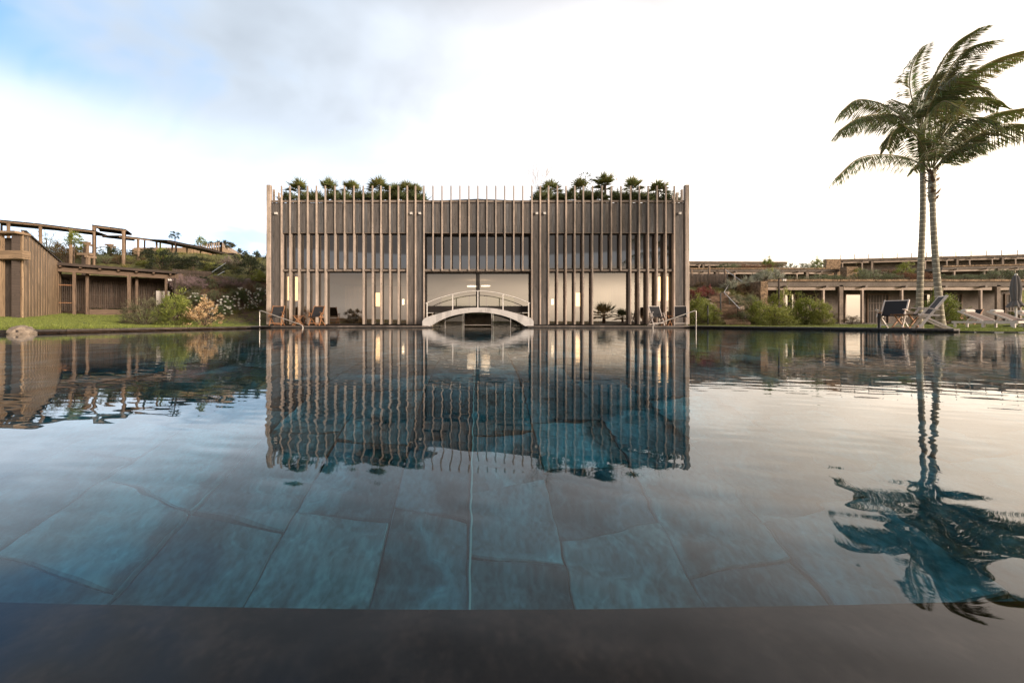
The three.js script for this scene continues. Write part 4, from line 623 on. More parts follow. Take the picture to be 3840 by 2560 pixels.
// ---------- right: terraced rooms cut into the slope ----------
function terrace(name, label, a, b, o) {                           // a, b: [px, py of the coping's top, depth] at both ends
  const t = thing(name, label, 'building', [0, 0, 0]), p = at(...a), q = at(...b), L = Math.hypot(q[0] - p[0], q[2] - p[2]), ex = (q[0] - p[0]) / L, ez = (q[2] - p[2]) / L, yaw = -Math.atan2(ez, ex);
  const on = (s, back, y) => [p[0] + ex * s + ez * back, lerp(p[1], q[1], s / L) + y, p[2] + ez * s - ex * back];
  const sOf = (px) => { let lo = -5, hi = L + 5; for (let i = 0; i < 40; i++) { const m = (lo + hi) / 2, w = on(m, 0, 0); (CX + F * w[0] / -w[2] < px) ? lo = m : hi = m; } return lo; };
  const seg = (s0, s1, back, y0, y1, dep) => beam(on(s0, back, (y0 + y1) / 2), on(s1, back, (y0 + y1) / 2), dep, y1 - y0), H = o.h;
  let s = 0; while (s < L - 0.05) { const n = Math.min(rr(0.5, 1.0) * (o.stone ?? 1), L - s); part('coping_stone', seg(s + 0.004, s + n - 0.004, 0.18 + rr(-0.012, 0.012), -(o.cope ?? 0.15), rr(-0.008, 0.008), 0.42), pickA(M.tufa), t); s += n; }
  part('fascia_wall', seg(0, L, 0.24, -(o.cope ?? 0.15) - o.band, -(o.cope ?? 0.15) - 0.002, 0.3), M.plaster, t);
  part('roof_slab', seg(0, L, 1.95, -0.45, -0.16, 3.1), M.plaster, t);
  const yb = -(o.cope ?? 0.15) - o.band, cuts = [...o.pillars].map(sOf).sort((x, y) => x - y);
  let from = 0.1; for (const c of [...cuts, L + 0.2]) { if (c - 0.32 > from) part('lintel', seg(from, Math.min(L, c - 0.32), 0.30, yb - o.lintel, yb - 0.004, 0.13), M.lintel, t); from = c + 0.32; }
  for (const px of o.posts) { const c = sOf(px), w = on(c, 0.22, 0); part('post', post(0.14, H + yb - o.lintel, 0.14, 0.008).rotateY(yaw).translate(w[0], w[1] - H, w[2]), M.lintel, t); part('corbel', [beam(on(c, -0.12, yb - 0.02), on(c, 0.9, yb - 0.02), 0.16, 0.15)], M.rail, t); }
  for (const px of o.pillars) { const c = sOf(px), w = on(c, 0.16, 0); part('pillar', post(0.30, H + yb + 0.1, 0.14, 0.012).rotateY(yaw).translate(w[0], w[1] - H, w[2]), M.plaster2, t); }
  part('rear_wall', seg(-0.1, L, o.deep ?? 2.6, -H, -0.2, 0.2), o.deepMat || M.plaster, t);
  part('soffit', seg(0, L, 1.4, yb - 0.03, yb, 2.2), M.plaster, t);
  part('floor', seg(0, L, 1.2, -H - 0.1, -H + 0.03, 2.6), M.curb[2], t);
  return { t, on, sOf, seg, L };
}
{
  const T = terrace('garden_rooms', 'long low plastered row of guest rooms with pale timber posts behind the right lawn', [2880, 1047, 28], [3990, 1047, 28], { h: 3.33, band: 0.38, lintel: 0.25, posts: [2947, 3098, 3245, 3395, 3544, 3693, 3842], pillars: [3161, 3754] });
  const { t, on, sOf } = T, shift = (px) => sOf(CX + (px - CX) * 30.48 / 28), W = (a, b, y0, y1, dark) => {
    const s0 = shift(a), s1 = shift(b), f = part('window_frame', [T.seg(s0 - 0.09, s1 + 0.09, 2.46, y1, y1 + 0.09, 0.09), T.seg(s0 - 0.09, s0, 2.46, y0, y1, 0.09), T.seg(s1, s1 + 0.09, 2.46, y0, y1, 0.09)], dark ? M.brown : M.lintel, t);
    const m = on((s0 + s1) / 2, dark ? 2.475 : 2.455, (y0 + y1) / 2), g = new THREE.PlaneGeometry(s1 - s0, y1 - y0, dark ? 60 : 1, 1);
    if (dark) { const p = g.attributes.position; for (let i = 0; i < p.count; i++) p.setZ(i, 0.03 * Math.sin(p.getX(i) * 26) - 0.02); g.computeVertexNormals(); }
    g.translate(...m); part(dark ? 'curtain' : 'pane', g, dark ? M.darkcloth : roomGlass, f);
    if (dark) for (const y of [0.42, 0.70]) part('bar', T.seg(s0, s1, 2.42, lerp(y0, y1, y) - 0.025, lerp(y0, y1, y) + 0.025, 0.04), M.rail, f);
  };
  const roomGlass = phys({ color: [0.55, 0.5, 0.45], roughness: 0.02, ior: 2.6, metalness: 0.0 }); roomGlass.color.setRGB(0.04, 0.035, 0.03);
  const y0 = -3.27, y1 = -0.98;
  W(2944, 2977, y0, y1); W(2992, 3056, y0, y1, 1); W(3172, 3230, y0, y1); W(3256, 3330, y0, y1, 1); W(3462, 3489, y0, y1); W(3552, 3604, y0, y1, 1); W(3772, 3822, y0, y1, 1);
  // block pier at the left end
  const pier = thing('block_pier', 'rough tan stone block pier ending the guest rooms beside the shrubs', 'pier', [0, 0, 0]);
  for (let k = 0; k < 7; k++) for (const [z0, z1] of k % 2 ? [[-27.98, -28.62], [-28.63, -29.5]] : [[-27.98, -29.0], [-29.01, -29.5]]) part('block', box2(21.22 + rr(-0.012, 0.012), 21.76, 3.34 - k * 0.52 - 0.512, 3.34 - k * 0.52, z0, z1), pickA(M.tufa), pier);
  part('garden_wall', box2(20.4, 21.2, 2.3, 3.4, -29.4, -29.7), M.tufa[2], pier);
}
const up = { h: 2.9, band: 0.30, lintel: 0.24, deep: 2.4, deepMat: M.plaster, stone: 1.4 };
terrace('upper_rooms', 'second row of guest rooms up the slope behind the slatted fence', [2560, 1004, 43.5], [3152, 1004, 43.5], { ...up, posts: [2640, 2760, 2860, 2995, 3080], pillars: [2692, 2930, 3032, 3140] });
terrace('upper_rooms', 'second row of guest rooms at the right edge above the guest rooms', [3538, 996, 44.5], [3990, 986, 43.5], { ...up, posts: [3588, 3701, 3816, 3900], pillars: [3753] });
terrace('top_rooms', 'topmost row of rooms on the skyline beside the slatted building', [2560, 979, 60], [2955, 981, 60], { ...up, posts: [2625, 2715, 2800], pillars: [2640, 2760, 2880] });
{
  const T = terrace('top_rooms', 'topmost long row of rooms on the skyline behind the two palms', [3135, 972, 64], [3990, 949, 59], { ...up, posts: [3164, 3238, 3476, 3557, 3643, 3728, 3816], pillars: [3274, 3595, 3766] });
  const f = thing('roof_fence', 'thin wire fence with small posts along the topmost roof', 'fence', [0, 0, 0]);
  for (let i = 0; i < 15; i++) { const s = 1.2 + i * (T.L - 2.4) / 14; part('fence_post', beam(T.on(s, 0.6, -0.05), T.on(s, 0.6, 0.85), 0.07, 0.07, [1, 0, 0]), M.darkwood, f); }
  part('wire', [0.3, 0.55, 0.8].map((y) => beam(T.on(0, 0.6, y), T.on(T.L, 0.6, y), 0.012, 0.012)), M.steel, f);
  const g = thing('stone_end', 'stone block end wall of the topmost rooms on the skyline', 'wall', [0, 0, 0]); for (let k = 0; k < 6; k++) part('block', bx(2.4, 0.46, 0.6, [X(3112, 64) + (k % 2) * 0.08, Y(978, 64) - k * 0.47, -63.6], 'x'), pickA(M.tufa), g);
  const e = thing('stone_end', 'stone block end wall at the right end of the second row of rooms', 'wall', [0, 0, 0]); for (let k = 0; k < 4; k++) part('block', bx(1.3, 0.46, 0.8, [X(3178, 43) + (k % 2) * 0.05, Y(1010, 43) - k * 0.47, -42.8], 'x'), pickA(M.tufa), e);
}
{
  const t = thing('slat_fence', 'dark upright slat fence above the red flowers on the right slope', 'fence', [0, 0, 0]), d = 31.5, y1 = Y(1026, d), n = 34, x0 = X(2560, d), x1 = X(2724, d);
  for (let i = 0; i < n; i++) { const x = lerp(x0, x1, i / (n - 1)); part('fence_slat', bx(0.062, y1 - 2.6 + 0.3, 0.05, [x, (y1 + 2.3) / 2, -d], 'y'), M.slat[i % 3], t); }
  part('fence_rail', [bx(x1 - x0, 0.08, 0.04, [(x0 + x1) / 2, y1 - 0.3, -d - 0.05], 'x'), bx(x1 - x0, 0.08, 0.04, [(x0 + x1) / 2, y1 - 1.2, -d - 0.05], 'x')], M.darkwood, t);
  part('backing', bx(x1 - x0, y1 - 2.5, 0.05, [(x0 + x1) / 2, (y1 + 2.3) / 2, -d - 0.5]), M.darkwood, t);
  for (const [px, l] of [[2594, 'pale timber marker post at the left end of the slat fence'], [2660, 'tall pale timber marker post behind the middle of the slat fence'], [2720, 'pale timber marker post at the right end of the slat fence']]) { const q = thing('marker_post', l, 'post', [X(px, d + 0.4), 0, -d - 0.4], 'timber posts behind the fence'); part('post', post(0.14, y1 + (px === 2660 ? 0.72 : 0.46) - 2.4, 0.14, 0.01).translate(0, 2.4, 0), M.pergola, q); part('cap', bx(0.16, 0.03, 0.16, [0, y1 + (px === 2660 ? 0.735 : 0.475), 0]), M.darkwood, q); }
}
// garden stairs and their rails
function stairs(name, label, p, q, w, n, side) {                     // p foot, q head: [x, z]
  const t = thing(name, label, 'stairs', [0, 0, 0]), dx = q[0] - p[0], dz = q[1] - p[1], L = Math.hypot(dx, dz), yaw = -Math.atan2(dz, dx) + Math.PI / 2, y0 = height(...p), y1 = height(...q) + 0.05;
  for (let i = 0; i < n; i++) { const k = (i + 0.5) / n, y = lerp(y0, y1, (i + 1) / n) + 0.04; part('step', bx(w + rr(-0.04, 0.04), 0.30, L / n + 0.05, [p[0] + dx * k, y - 0.15, p[1] + dz * k], 'x', [0, yaw, 0]), M.step, t); }
  for (let i = 0; i < n * 2.2; i++) { const k = rnd(), sgn = rnd() < 0.5 ? -1 : 1, x = p[0] + dx * k + sgn * (w / 2 + rr(0.02, 0.22)) * -dz / L, z = p[1] + dz * k + sgn * (w / 2 + rr(0.02, 0.22)) * dx / L, g = new THREE.IcosahedronGeometry(rr(0.09, 0.2), 1), a = g.attributes.position; for (let j = 0; j < a.count; j++) { const m = 0.75 + 0.5 * hash(Math.round(a.getX(j) * 400), Math.round(a.getY(j) * 400 + a.getZ(j) * 900), i); a.setXYZ(j, a.getX(j) * m * 1.3, a.getY(j) * m * 0.8, a.getZ(j) * m); } g.deleteAttribute('normal'); g.computeVertexNormals(); metre(g); g.translate(x, lerp(y0, y1, k) + 0.06, z); part('edge_stone', g, M.palestone, t); }
  return t;
}
stairs('garden_stairs', 'earth brown garden steps edged with white stones climbing the right slope', [15.35, -22.0], [18.2, -28.6], 1.25, 16);
stairs('garden_stairs', 'earthy garden steps climbing the left slope between grasses and roses', [-16.2, -21.2], [-24.0, -35.5], 1.3, 22);
function slopeRail(label, pts) { const t = thing('stair_rail', label, 'handrail', [0, 0, 0]), P = pts.map(([px, py, d]) => at(px, py, d)); part('rail', poly(P, 0.02, 6), M.steel, t); for (const i of pts.map((_, k) => k)) for (const k of i < P.length - 1 ? [0.12, 0.62] : []) { const a = P[i].map((v, c) => lerp(v, P[i + 1][c], k)); const g = height(a[0], a[2]) - 0.1; if (a[1] - g > 0.1) part('rail_post', beam([a[0], g, a[2]], a, 0.03, 0.03, [1, 0, 0]), M.black, t); } }
slopeRail('lower steel handrail of the left garden steps, behind the green lawn bush', [[665, 1113, 22.5], [742, 1068, 26.5]]);
slopeRail('middle steel handrail of the left garden steps beside the pale stones', [[750, 1068, 26], [840, 1017, 32]]);
slopeRail('upper steel handrail of the left garden steps against the shrubs', [[793, 1021, 30.5], [846, 985, 36]]);
slopeRail('bent steel handrail rising beside the right garden steps', [[2776, 1158, 22.5], [2716, 1096, 27], [2738, 1060, 30]]);
slopeRail('high steel handrail sloping over the silver plants on the right', [[2722, 1012, 31], [2785, 1056, 28.6]]);
// lamp posts
for (const [px, y0, y1, d, s, l] of [[2922, 1150, 1043, 21.8, 1, 'slim lamp post with white spot heads in front of the right shrubs'], [655, 1120, 1043, 22.4, -1, 'slim rusty lamp post with white spot head in front of the left slat fence']]) {
  const x = X(px, d), g = height(x, -d) - 0.05, yt = Y(y1, d), t = thing('lamp_post', l, 'street lamp', [x, 0, -d]); part('pole', post(0.075, yt - g, 0.075, 0.006).translate(0, g, 0), M.darkwood, t); part('arm', bx(0.34, 0.045, 0.05, [s * 0.16, yt - 0.02, 0.062], 'x'), M.darkwood, t); for (const k of [0.2, 0.32]) part('lamp_head', new THREE.CylinderGeometry(0.035, 0.055, 0.12, 12).rotateZ(s * -0.5).translate(s * k, yt - 0.11, 0.062), M.paint, t);
}
for (const [px, py, d, l] of [[2703, 1100, 24.5, 'thin dark garden stake beside the white stones of the right steps'], [2655, 1145, 22, 'thin dark garden bollard in front of the red flowers'], [3299, 1174, 12.2, 'dark square bollard on the lawn at the left of the pair of deck chairs']]) { const x = X(px, d), g = height(x, -d), t = thing('bollard', l, 'bollard', [x, g - 0.02, -d]); part('shaft', post(px > 3000 ? 0.05 : 0.07, Y(py, d) - g + 0.02, 0.07, 0.005), M.black, t); part('cap', bx(0.085, 0.02, 0.085, [0, Y(py, d) - g + 0.03, 0]), px > 3000 ? M.teak : M.black, t); }

// ---------- furniture ----------
function chairProto(label, m, cloth, pos, turn) {
  const t = thing('deck_chair', label, 'chair', pos, null, turn), w = 0.27;
  for (const s of [-1, 1]) {
    part('leg', beam([s * w, 0, 0.30], [s * w, 1.0, -0.27], 0.028, 0.055), m, t);                     // stile: front foot to the top of the back
    part('leg', beam([s * (w - 0.035), 0, -0.40], [s * (w - 0.035), 0.44, 0.24], 0.026, 0.05), m, t);
    part('armrest', [beam([s * (w + 0.035), 0.665, 0.30], [s * (w + 0.035), 0.64, 0.16], 0.055, 0.024), beam([s * (w + 0.035), 0.64, 0.16], [s * (w + 0.035), 0.585, -0.10], 0.055, 0.024)], m, t);
    part('arm_strut', beam([s * (w + 0.03), 0.40, 0.27], [s * (w + 0.03), 0.64, 0.13], 0.022, 0.042), m, t);
    part('seat_rail', beam([s * (w - 0.004), 0.45, 0.30], [s * (w - 0.004), 0.42, -0.12], 0.024, 0.05), m, t);
  }
  part('top_rail', bx(2 * w - 0.03, 0.05, 0.022, [0, 0.965, -0.252], 'x', [-0.5, 0, 0]), m, t);
  part('stretcher', bx(2 * w, 0.035, 0.022, [0, 0.13, 0.225], 'x'), m, t); part('stretcher', bx(2 * w - 0.08, 0.035, 0.022, [0, 0.07, -0.30], 'x'), m, t);
  part('seat', [bx(2 * w - 0.05, 0.012, 0.40, [0, 0.448, 0.09], 'x', [0.07, 0, 0]), bx(2 * w - 0.02, 0.03, 0.03, [0, 0.455, 0.305], 'x')], cloth, t);
  part('backrest', beam([0, 0.46, 0.045], [0, 0.965, -0.243], 2 * w - 0.035, 0.010, [0, 0.5, 0.87]), cloth, t);
  return t;
}
const teakChair = chairProto('reddish teak deck chair nearer the corner post at the left end of the deck', M.teak, M.sling, [-10.02, DECK, -18.62], 0.18);
copy(teakChair, [-8.05, DECK, -18.66], -0.08, 'reddish teak deck chair right of the small table at the left deck end');
const greyChair = chairProto('weathered grey deck chair left of the small table at the right end of the deck', M.greyteak, M.sling, [8.92, DECK, -18.66], 0.02);
copy(greyChair, [10.12, DECK, -18.62], -0.46, 'weathered deck chair right of the small table at the right end of the deck');
copy(greyChair, [14.15, 0.065, -12.7], -1.12, 'weathered deck chair with black sling facing the pool before the left palm', null, [1.06, 0.98, 1.06]);
copy(greyChair, [14.08, 0.06, -11.62], -2.2, 'weathered deck chair seen from its side at the kerb end by the right palm trunk', null, 1.04);
const barkChair = copy(teakChair, [31.0, height(31, -24), -24.2], -1.3, 'dark shaded folding chair on the far right lawn, nearer the bush', null, 1); copy(teakChair, [31.9, height(32, -24), -24.0], -1.6, 'dark shaded folding chair on the far right lawn, beside the sun lounger');
function tableProto(label, m, pos, turn, h = 0.5, r = 0.26) {
  const t = thing('folding_table', label, 'table', pos, null, turn);
  for (let i = 0; i < 6; i++) part('top_slat', bx(2 * r / 6 - 0.006, 0.02, 2 * r * Math.sqrt(Math.max(0.15, 1 - Math.pow((i - 2.5) / 3.3, 2))), [-r + (i + 0.5) * 2 * r / 6, h, 0], 'z'), m, t);
  for (const z of [-0.17, 0.17]) { part('leg', beam([-0.24, 0, z], [0.16, h - 0.012, z], 0.022, 0.036), m, t); part('leg', beam([0.24, 0, z * 0.86], [-0.16, h - 0.012, z * 0.86], 0.022, 0.036), m, t); }
  part('stretcher', bx(0.02, 0.03, 0.32, [-0.2, 0.05, 0], 'z'), m, t); part('stretcher', bx(0.02, 0.03, 0.28, [0.2, 0.05, 0], 'z'), m, t); return t;
}
const tb = tableProto('small round teak folding table between the two reddish chairs at the left', M.teak, [-9.02, DECK, -18.72], 0.15);
copy(tb, [9.55, DECK, -18.85], 0.7, 'small teak folding table between the two weathered chairs on the deck');
copy(tb, [13.95, 0.06, -12.15], 0.25, 'low folding table between the two deck chairs at the right kerb end', null, [1.35, 0.95, 1.2]);
function loungerProto(label, pos, turn) {
  const t = thing('sun_lounger', label, 'sun lounger', pos, 'sun loungers on the right lawn', turn), w = 0.33, L = 1.7;  // foot at +z
  for (const s of [-1, 1]) { part('side_rail', bx(0.04, 0.085, L, [s * w, 0.245, 0], 'z'), M.greyteak, t); for (const z of [-0.78, 0.0, 0.78]) part('leg', post(0.06, 0.21, 0.06, 0.004).translate(s * (w - 0.005), 0, z), M.greyteak, t); part('back_rail', beam([s * (w - 0.03), 0.29, -0.02], [s * (w - 0.03), 0.70, -0.72], 0.035, 0.06), M.greyteak, t); part('prop', beam([s * (w - 0.07), 0.26, -0.50], [s * (w - 0.07), 0.48, -0.32], 0.022, 0.03), M.greyteak, t); }
  part('end_rail', [bx(2 * w, 0.08, 0.035, [0, 0.245, 0.865], 'x'), bx(2 * w, 0.08, 0.035, [0, 0.245, -0.865], 'x')], M.greyteak, t);
  part('seat', bx(2 * w - 0.06, 0.015, 0.86, [0, 0.285, 0.42], 'z'), M.taupe, t);
  part('backrest', beam([0, 0.305, -0.02], [0, 0.70, -0.70], 2 * w - 0.09, 0.012, [0, 0.86, 0.5]), M.taupe, t);
  const g = new THREE.CapsuleGeometry(0.075, 0.42, 5, 14); g.rotateZ(Math.PI / 2); g.scale(1, 1, 1.25); metre(g, 'x'); g.translate(0, 0.70, -0.585); part('headrest', g, M.cushion, t); return t;
}
const lg = loungerProto('weathered sun lounger with taupe sling and white headrest, nearest the palms', [20.3, height(20.5, -14.8) - 0.01, -14.8], 0.16);
copy(lg, [22.6, height(23, -15.4), -15.6], 0.16, 'weathered sun lounger with bare taupe sling, second from the palms');
copy(lg, [25.8, height(25, -17), -17.0], 0.16, 'sun lounger with white headrest cut off by the right edge');
function lowTable(label, pos, turn) { const t = thing('low_table', label, 'table', pos, 'low tables by the loungers', turn); for (let i = 0; i < 5; i++) part('top_slat', bx(0.10, 0.028, 0.55, [-0.22 + i * 0.11, 0.40, 0], 'z'), M.greyteak, t); for (const a of [-1, 1]) for (const b of [-1, 1]) part('leg', post(0.055, 0.385, 0.055, 0.004).translate(a * 0.23, 0, b * 0.23), M.greyteak, t); part('apron', [bx(0.5, 0.05, 0.03, [0, 0.35, 0.23], 'x'), bx(0.5, 0.05, 0.03, [0, 0.35, -0.23], 'x')], M.greyteak, t); const g = new THREE.CapsuleGeometry(0.07, 0.3, 4, 12).rotateZ(Math.PI / 2).translate(-0.5, 0.1, 0); return t; }
const lt = lowTable('low white timber table in front of the closed parasol', [23.2, height(23, -15.7), -15.35], 0.3); copy(lt, [24.5, height(24, -16.6), -16.4], 0.3, 'low timber table at the right edge beside the closed parasol');
{
  const x = X(3812, 17.2), z = -17.2, g = height(x, z), t = thing('closed_parasol', 'closed dark grey parasol on a white pole behind the sun loungers', 'parasol', [x, g, z]);
  part('pole', cyl(0.032, 0.032, 2.3, 12).translate(0, 1.15, 0), M.paint, t); part('base', bx(0.5, 0.06, 0.5, [0, 0.03, 0]), M.curbdark[0], t);
  const prof = [[2.38, 0.03], [2.33, 0.075], [2.1, 0.12], [1.75, 0.155], [1.35, 0.125], [1.22, 0.11], [1.12, 0.15], [1.0, 0.22], [0.93, 0.245]], nA = 64, pos = [], idx = [], uv = [];
  prof.forEach(([y, r], j) => { for (let i = 0; i <= nA; i++) { const a = i / nA * 6.2832, k = 1 + 0.16 * Math.sin(a * 8 + j * 0.2) * (j > 0 ? 1 : 0) + 0.06 * Math.sin(a * 3 + 1); pos.push(Math.cos(a) * r * k, y + (j === 8 ? 0.05 * Math.sin(a * 8) : 0), Math.sin(a) * r * k); uv.push(a * 0.15, y); } });
  for (let j = 0; j < prof.length - 1; j++) for (let i = 0; i < nA; i++) { const a = j * (nA + 1) + i, b = a + nA + 1; idx.push(a, a + 1, b, b, a + 1, b + 1); }
  const c = new THREE.BufferGeometry(); c.setAttribute('position', new THREE.Float32BufferAttribute(pos, 3)); c.setAttribute('uv', new THREE.Float32BufferAttribute(uv, 2)); c.setIndex(idx); c.computeVertexNormals();
  part('canopy', c, S({ color: [0.17, 0.155, 0.15], roughness: 0.95 }), t); part('strap', new THREE.TorusGeometry(0.125, 0.012, 6, 32).rotateX(Math.PI / 2).translate(0, 1.25, 0), S({ color: [0.12, 0.11, 0.105] }), t); part('finial', new THREE.SphereGeometry(0.05, 16, 10).translate(0, 2.40, 0), M.paint, t);
}
{ // boulder at the left corner of the pool
  const g = new THREE.IcosahedronGeometry(1, 4), a = g.attributes.position, v = new THREE.Vector3(); for (let i = 0; i < a.count; i++) { v.fromBufferAttribute(a, i); const m = 0.8 + 0.5 * (fbm(v.x * 1.4 + 5, v.y * 1.4 + v.z * 1.1 + 5, 4) - 0.5) + 0.07 * (fbm(v.x * 5 + v.z * 3, v.y * 5 - v.z * 2, 3) - 0.5); a.setXYZ(i, v.x * 0.30 * m, Math.max(-0.4, v.y) * 0.22 * m, v.z * 0.3 * m); } g.deleteAttribute('normal'); const gg = metre(((q) => { q.computeVertexNormals(); return q; })(g));
  const o = part('boulder', gg, M.rock, scene, [-11.25, 0.05, -9.2]); tag(o, 'rounded tan boulder at the left corner of the pool', 'boulder');
}
// ---------- shrubs and grasses ----------
row('mixed', 'lawn_shrub', 'shrub', null, [[540, 15.2, [0.80, 0.88, 0.80], 'straggling grey green shrub on the left lawn, first from the left']]);
row('green', 'lawn_shrub', 'shrub', null, [[660, 15.4, [0.80, 0.90, 0.80], 'dense green shrub in the middle of the three on the left lawn']]);
row('golden', 'lawn_shrub', 'shrub', null, [[762, 15.4, [0.98, 0.86, 0.98], 'dry golden shrub, right of the green one on the left lawn']]);
const HL = 'shrubs on the left slope', HR = 'shrubs on the right slope', RT = 'plants along the terrace roofs';
const ORD = 'first second third fourth fifth sixth seventh eighth ninth tenth eleventh twelfth thirteenth fourteenth fifteenth sixteenth'.split(' ');
const groundD = (px, py) => { for (let d = 13; d < 95; d += 0.1) if (CY + (EYE - height(X(px, d), -d)) * F / d <= py) return d; return 60; };
const SIZE = { green: [0.85, 1.5], lime: [0.9, 1.4], dark: [1, 1.5], olive: [0.9, 1.2], sage: [0.95, 0.75], rust: [0.9, 1.1], rose: [0.9, 1.0], red: [0.95, 0.8], muhly: [0.62, 0.72], spiky: [0.4, 0.6], bronze: [0.5, 0.7], heath: [1, 0.7] };
// [x, foot y, width, height in the photograph's pixels, label]
const foot = (kind, name, cat, list, group) => list.forEach(([px, py, w, h, label]) => { const d = groundD(px, py), [r, hh] = SIZE[kind], sx = 1.12 * w * d / F / (2.1 * r), sy = 1.08 * h * d / F / (1.1 * hh); plant(kind, name, label, cat, X(px, d), -d, [sx, sy, Math.min(sx, sy * 1.6)], group); });
foot('muhly', 'pink_grass', 'ornamental grass', [
  [655, 1108, 66, 54, 'purplish feathery grass clump below the left end of the slat fence'], [697, 1106, 84, 66, 'largest purplish feathery grass clump in front of the slat fence'], [738, 1096, 56, 50, 'purplish feathery grass clump at the lower stair rail'], [866, 1089, 70, 36, 'pinkish grass clump above the dark sage shrubs'], [872, 1010, 55, 44, 'pinkish grass at the top of the left garden steps']]);
foot('rose', 'white_rose_bush', 'rose bush', [
  [748, 1152, 66, 44, 'white rose bush behind the golden shrub'], [855, 1176, 66, 56, 'white rose bush in the middle of the left bank'], [828, 1193, 66, 46, 'low white rose bush on the earth bank right of the golden shrub'], [908, 1146, 54, 58, 'tall white rose bush above the middle of the bank'], [980, 1152, 56, 62, 'white rose bush against the left corner post'], [941, 1166, 40, 32, 'small rose bush on the bare earth near the building'], [414, 961, 74, 32, 'cream flowering bush on the ridge under the gateway roof']]);
foot('sage', 'sage_shrub', 'shrub', [
  [815, 1134, 82, 48, 'dark sage mound right of the lower stair rail'], [876, 1136, 90, 54, 'grey sage mound among the roses'], [802, 1086, 42, 24, 'low sage mound beside the pale stair stones'], [788, 1068, 50, 22, 'sage mound at the end of the slat fence'], [828, 1071, 32, 18, 'small sage mound between the two upper rails'], [974, 1106, 54, 46, 'dark green mound beside the corner post below the yellowish shrub'], [345, 989, 66, 38, 'clipped grey green hedge above the pavilion roof, left piece'], [398, 990, 66, 36, 'clipped grey green hedge above the pavilion roof, right piece']]);
foot('dark', 'dark_shrub', 'shrub', [
  [607, 1012, 122, 84, 'big dark round shrub above the right half of the pavilion roof'], [724, 1014, 124, 54, 'broad dark shrub above the slat fence'], [942, 1036, 122, 98, 'big dark shrub on the slope close to the slatted building'], [822, 1026, 66, 38, 'dark shrub by the upper stair rail'], [760, 1064, 42, 28, 'small dark shrub at the right end of the slat fence'], [551, 957, 42, 25, 'dark shrub before the ridge house, left one'], [497, 958, 58, 22, 'dark low shrub before the ridge house, at the gateway foot'], [351, 950, 48, 44, 'dark round bush under the gateway roof']]);
foot('rust', 'bronze_shrub', 'shrub', [
  [250, 988, 108, 80, 'large bronze shrub over the left end of the pavilion roof'], [446, 992, 48, 40, 'bronze upright shrub above the pavilion roof'], [530, 984, 42, 26, 'bronze shrub on the grass left of the big dark shrub'], [936, 1122, 40, 70, 'tall bronze shrub on the bank near the building']]);
foot('olive', 'olive_shrub', 'shrub', [
  [178, 950, 84, 74, 'olive shrub growing over the board wall top'], [490, 990, 46, 30, 'olive shrub above the pavilion fascia'], [652, 988, 60, 30, 'olive shrub between the two dark shrubs'], [700, 984, 50, 26, 'olive shrub under the walkway, left'], [730, 984, 50, 28, 'olive shrub under the walkway, middle'], [772, 982, 56, 28, 'olive thicket under the walkway, right'], [818, 988, 50, 28, 'olive thicket under the walkway, lower end']]);
foot('lime', 'light_green_shrub', 'shrub', [
  [790, 1017, 46, 34, 'light green shrub left of the upper stair rail'], [972, 1056, 60, 45, 'yellowish green shrub right below the big dark shrub'], [540, 998, 50, 22, 'light green tuft at the left foot of the big dark shrub'], [470, 975, 50, 18, 'light green mound on the ridge grass']]);
foot('green', 'green_shrub', 'shrub', [
  [300, 972, 44, 52, 'green shrub beside the timber crib'], [606, 985, 60, 58, 'lighter green shrub standing behind the big dark shrub'], [447, 950, 26, 32, 'small green tree by the gateway post']]);
foot('spiky', 'spiky_plant', 'plant', [[729, 1119, 34, 34, 'spiky pale green tuft below the lower stair rail'], [668, 1114, 24, 26, 'spiky tuft at the foot of the rusty lamp post'], [876, 1061, 34, 27, 'spiky pale tuft beside the stair head, left'], [902, 1062, 28, 34, 'spiky pale tuft beside the stair head, right']]);
[120, 160, 205, 255].forEach((px, i) => foot('olive', 'hill_brush', 'shrub', [[px, 968, 70, 50, ORD[i] + ' olive brush from the left on the hillside behind the board wall']], 'brush on the hillside behind the board wall'));

foot('green', 'green_shrub', 'shrub', [
  [2616, 1214, 90, 100, 'green shrub touching the right corner post'], [2664, 1202, 66, 66, 'round green shrub left of the right garden steps'], [2842, 1217, 72, 92, 'dark green shrub left of the lamp post'], [3016, 1219, 98, 108, 'broad green shrub before the first curtained window'], [3520, 1217, 118, 116, 'dark green shrub behind the two palm trunks']]);
foot('lime', 'light_green_shrub', 'shrub', [
  [2922, 1217, 92, 134, 'tall light green shrub beside the lamp post'], [2908, 1221, 116, 80, 'low light green shrub in front of the lamp post'], [3086, 1220, 66, 98, 'light green shrub before the dark plaster wall'], [3130, 1213, 44, 46, 'small light green shrub beside the plaster pillar'], [3798, 1213, 96, 54, 'green shrub behind the parasol pole']]);
foot('red', 'red_flower_shrub', 'flowering shrub', [[2612, 1124, 62, 46, 'crimson flowering shrub near the corner post'], [2650, 1118, 60, 46, 'crimson flowering shrub in front of the slat fence']]);
foot('rust', 'bronze_shrub', 'shrub', [[2672, 1114, 34, 38, 'bronze shrub right of the crimson ones'], [2630, 1084, 56, 32, 'bronze shrub at the foot of the dark slat fence'], [3196, 1217, 62, 38, 'low bronze shrub before the bright window']]);
foot('sage', 'sage_shrub', 'shrub', [[2738, 1149, 76, 27, 'sage mound right of the garden steps, upper'], [2760, 1136, 50, 32, 'sage mound inside the bent rail'], [2822, 1166, 66, 62, 'dark sage shrub below the block pier'], [2772, 1211, 76, 44, 'dark sage shrub at the foot of the bent rail'], [2852, 1130, 40, 34, 'sage shrub at the foot of the block pier']]);
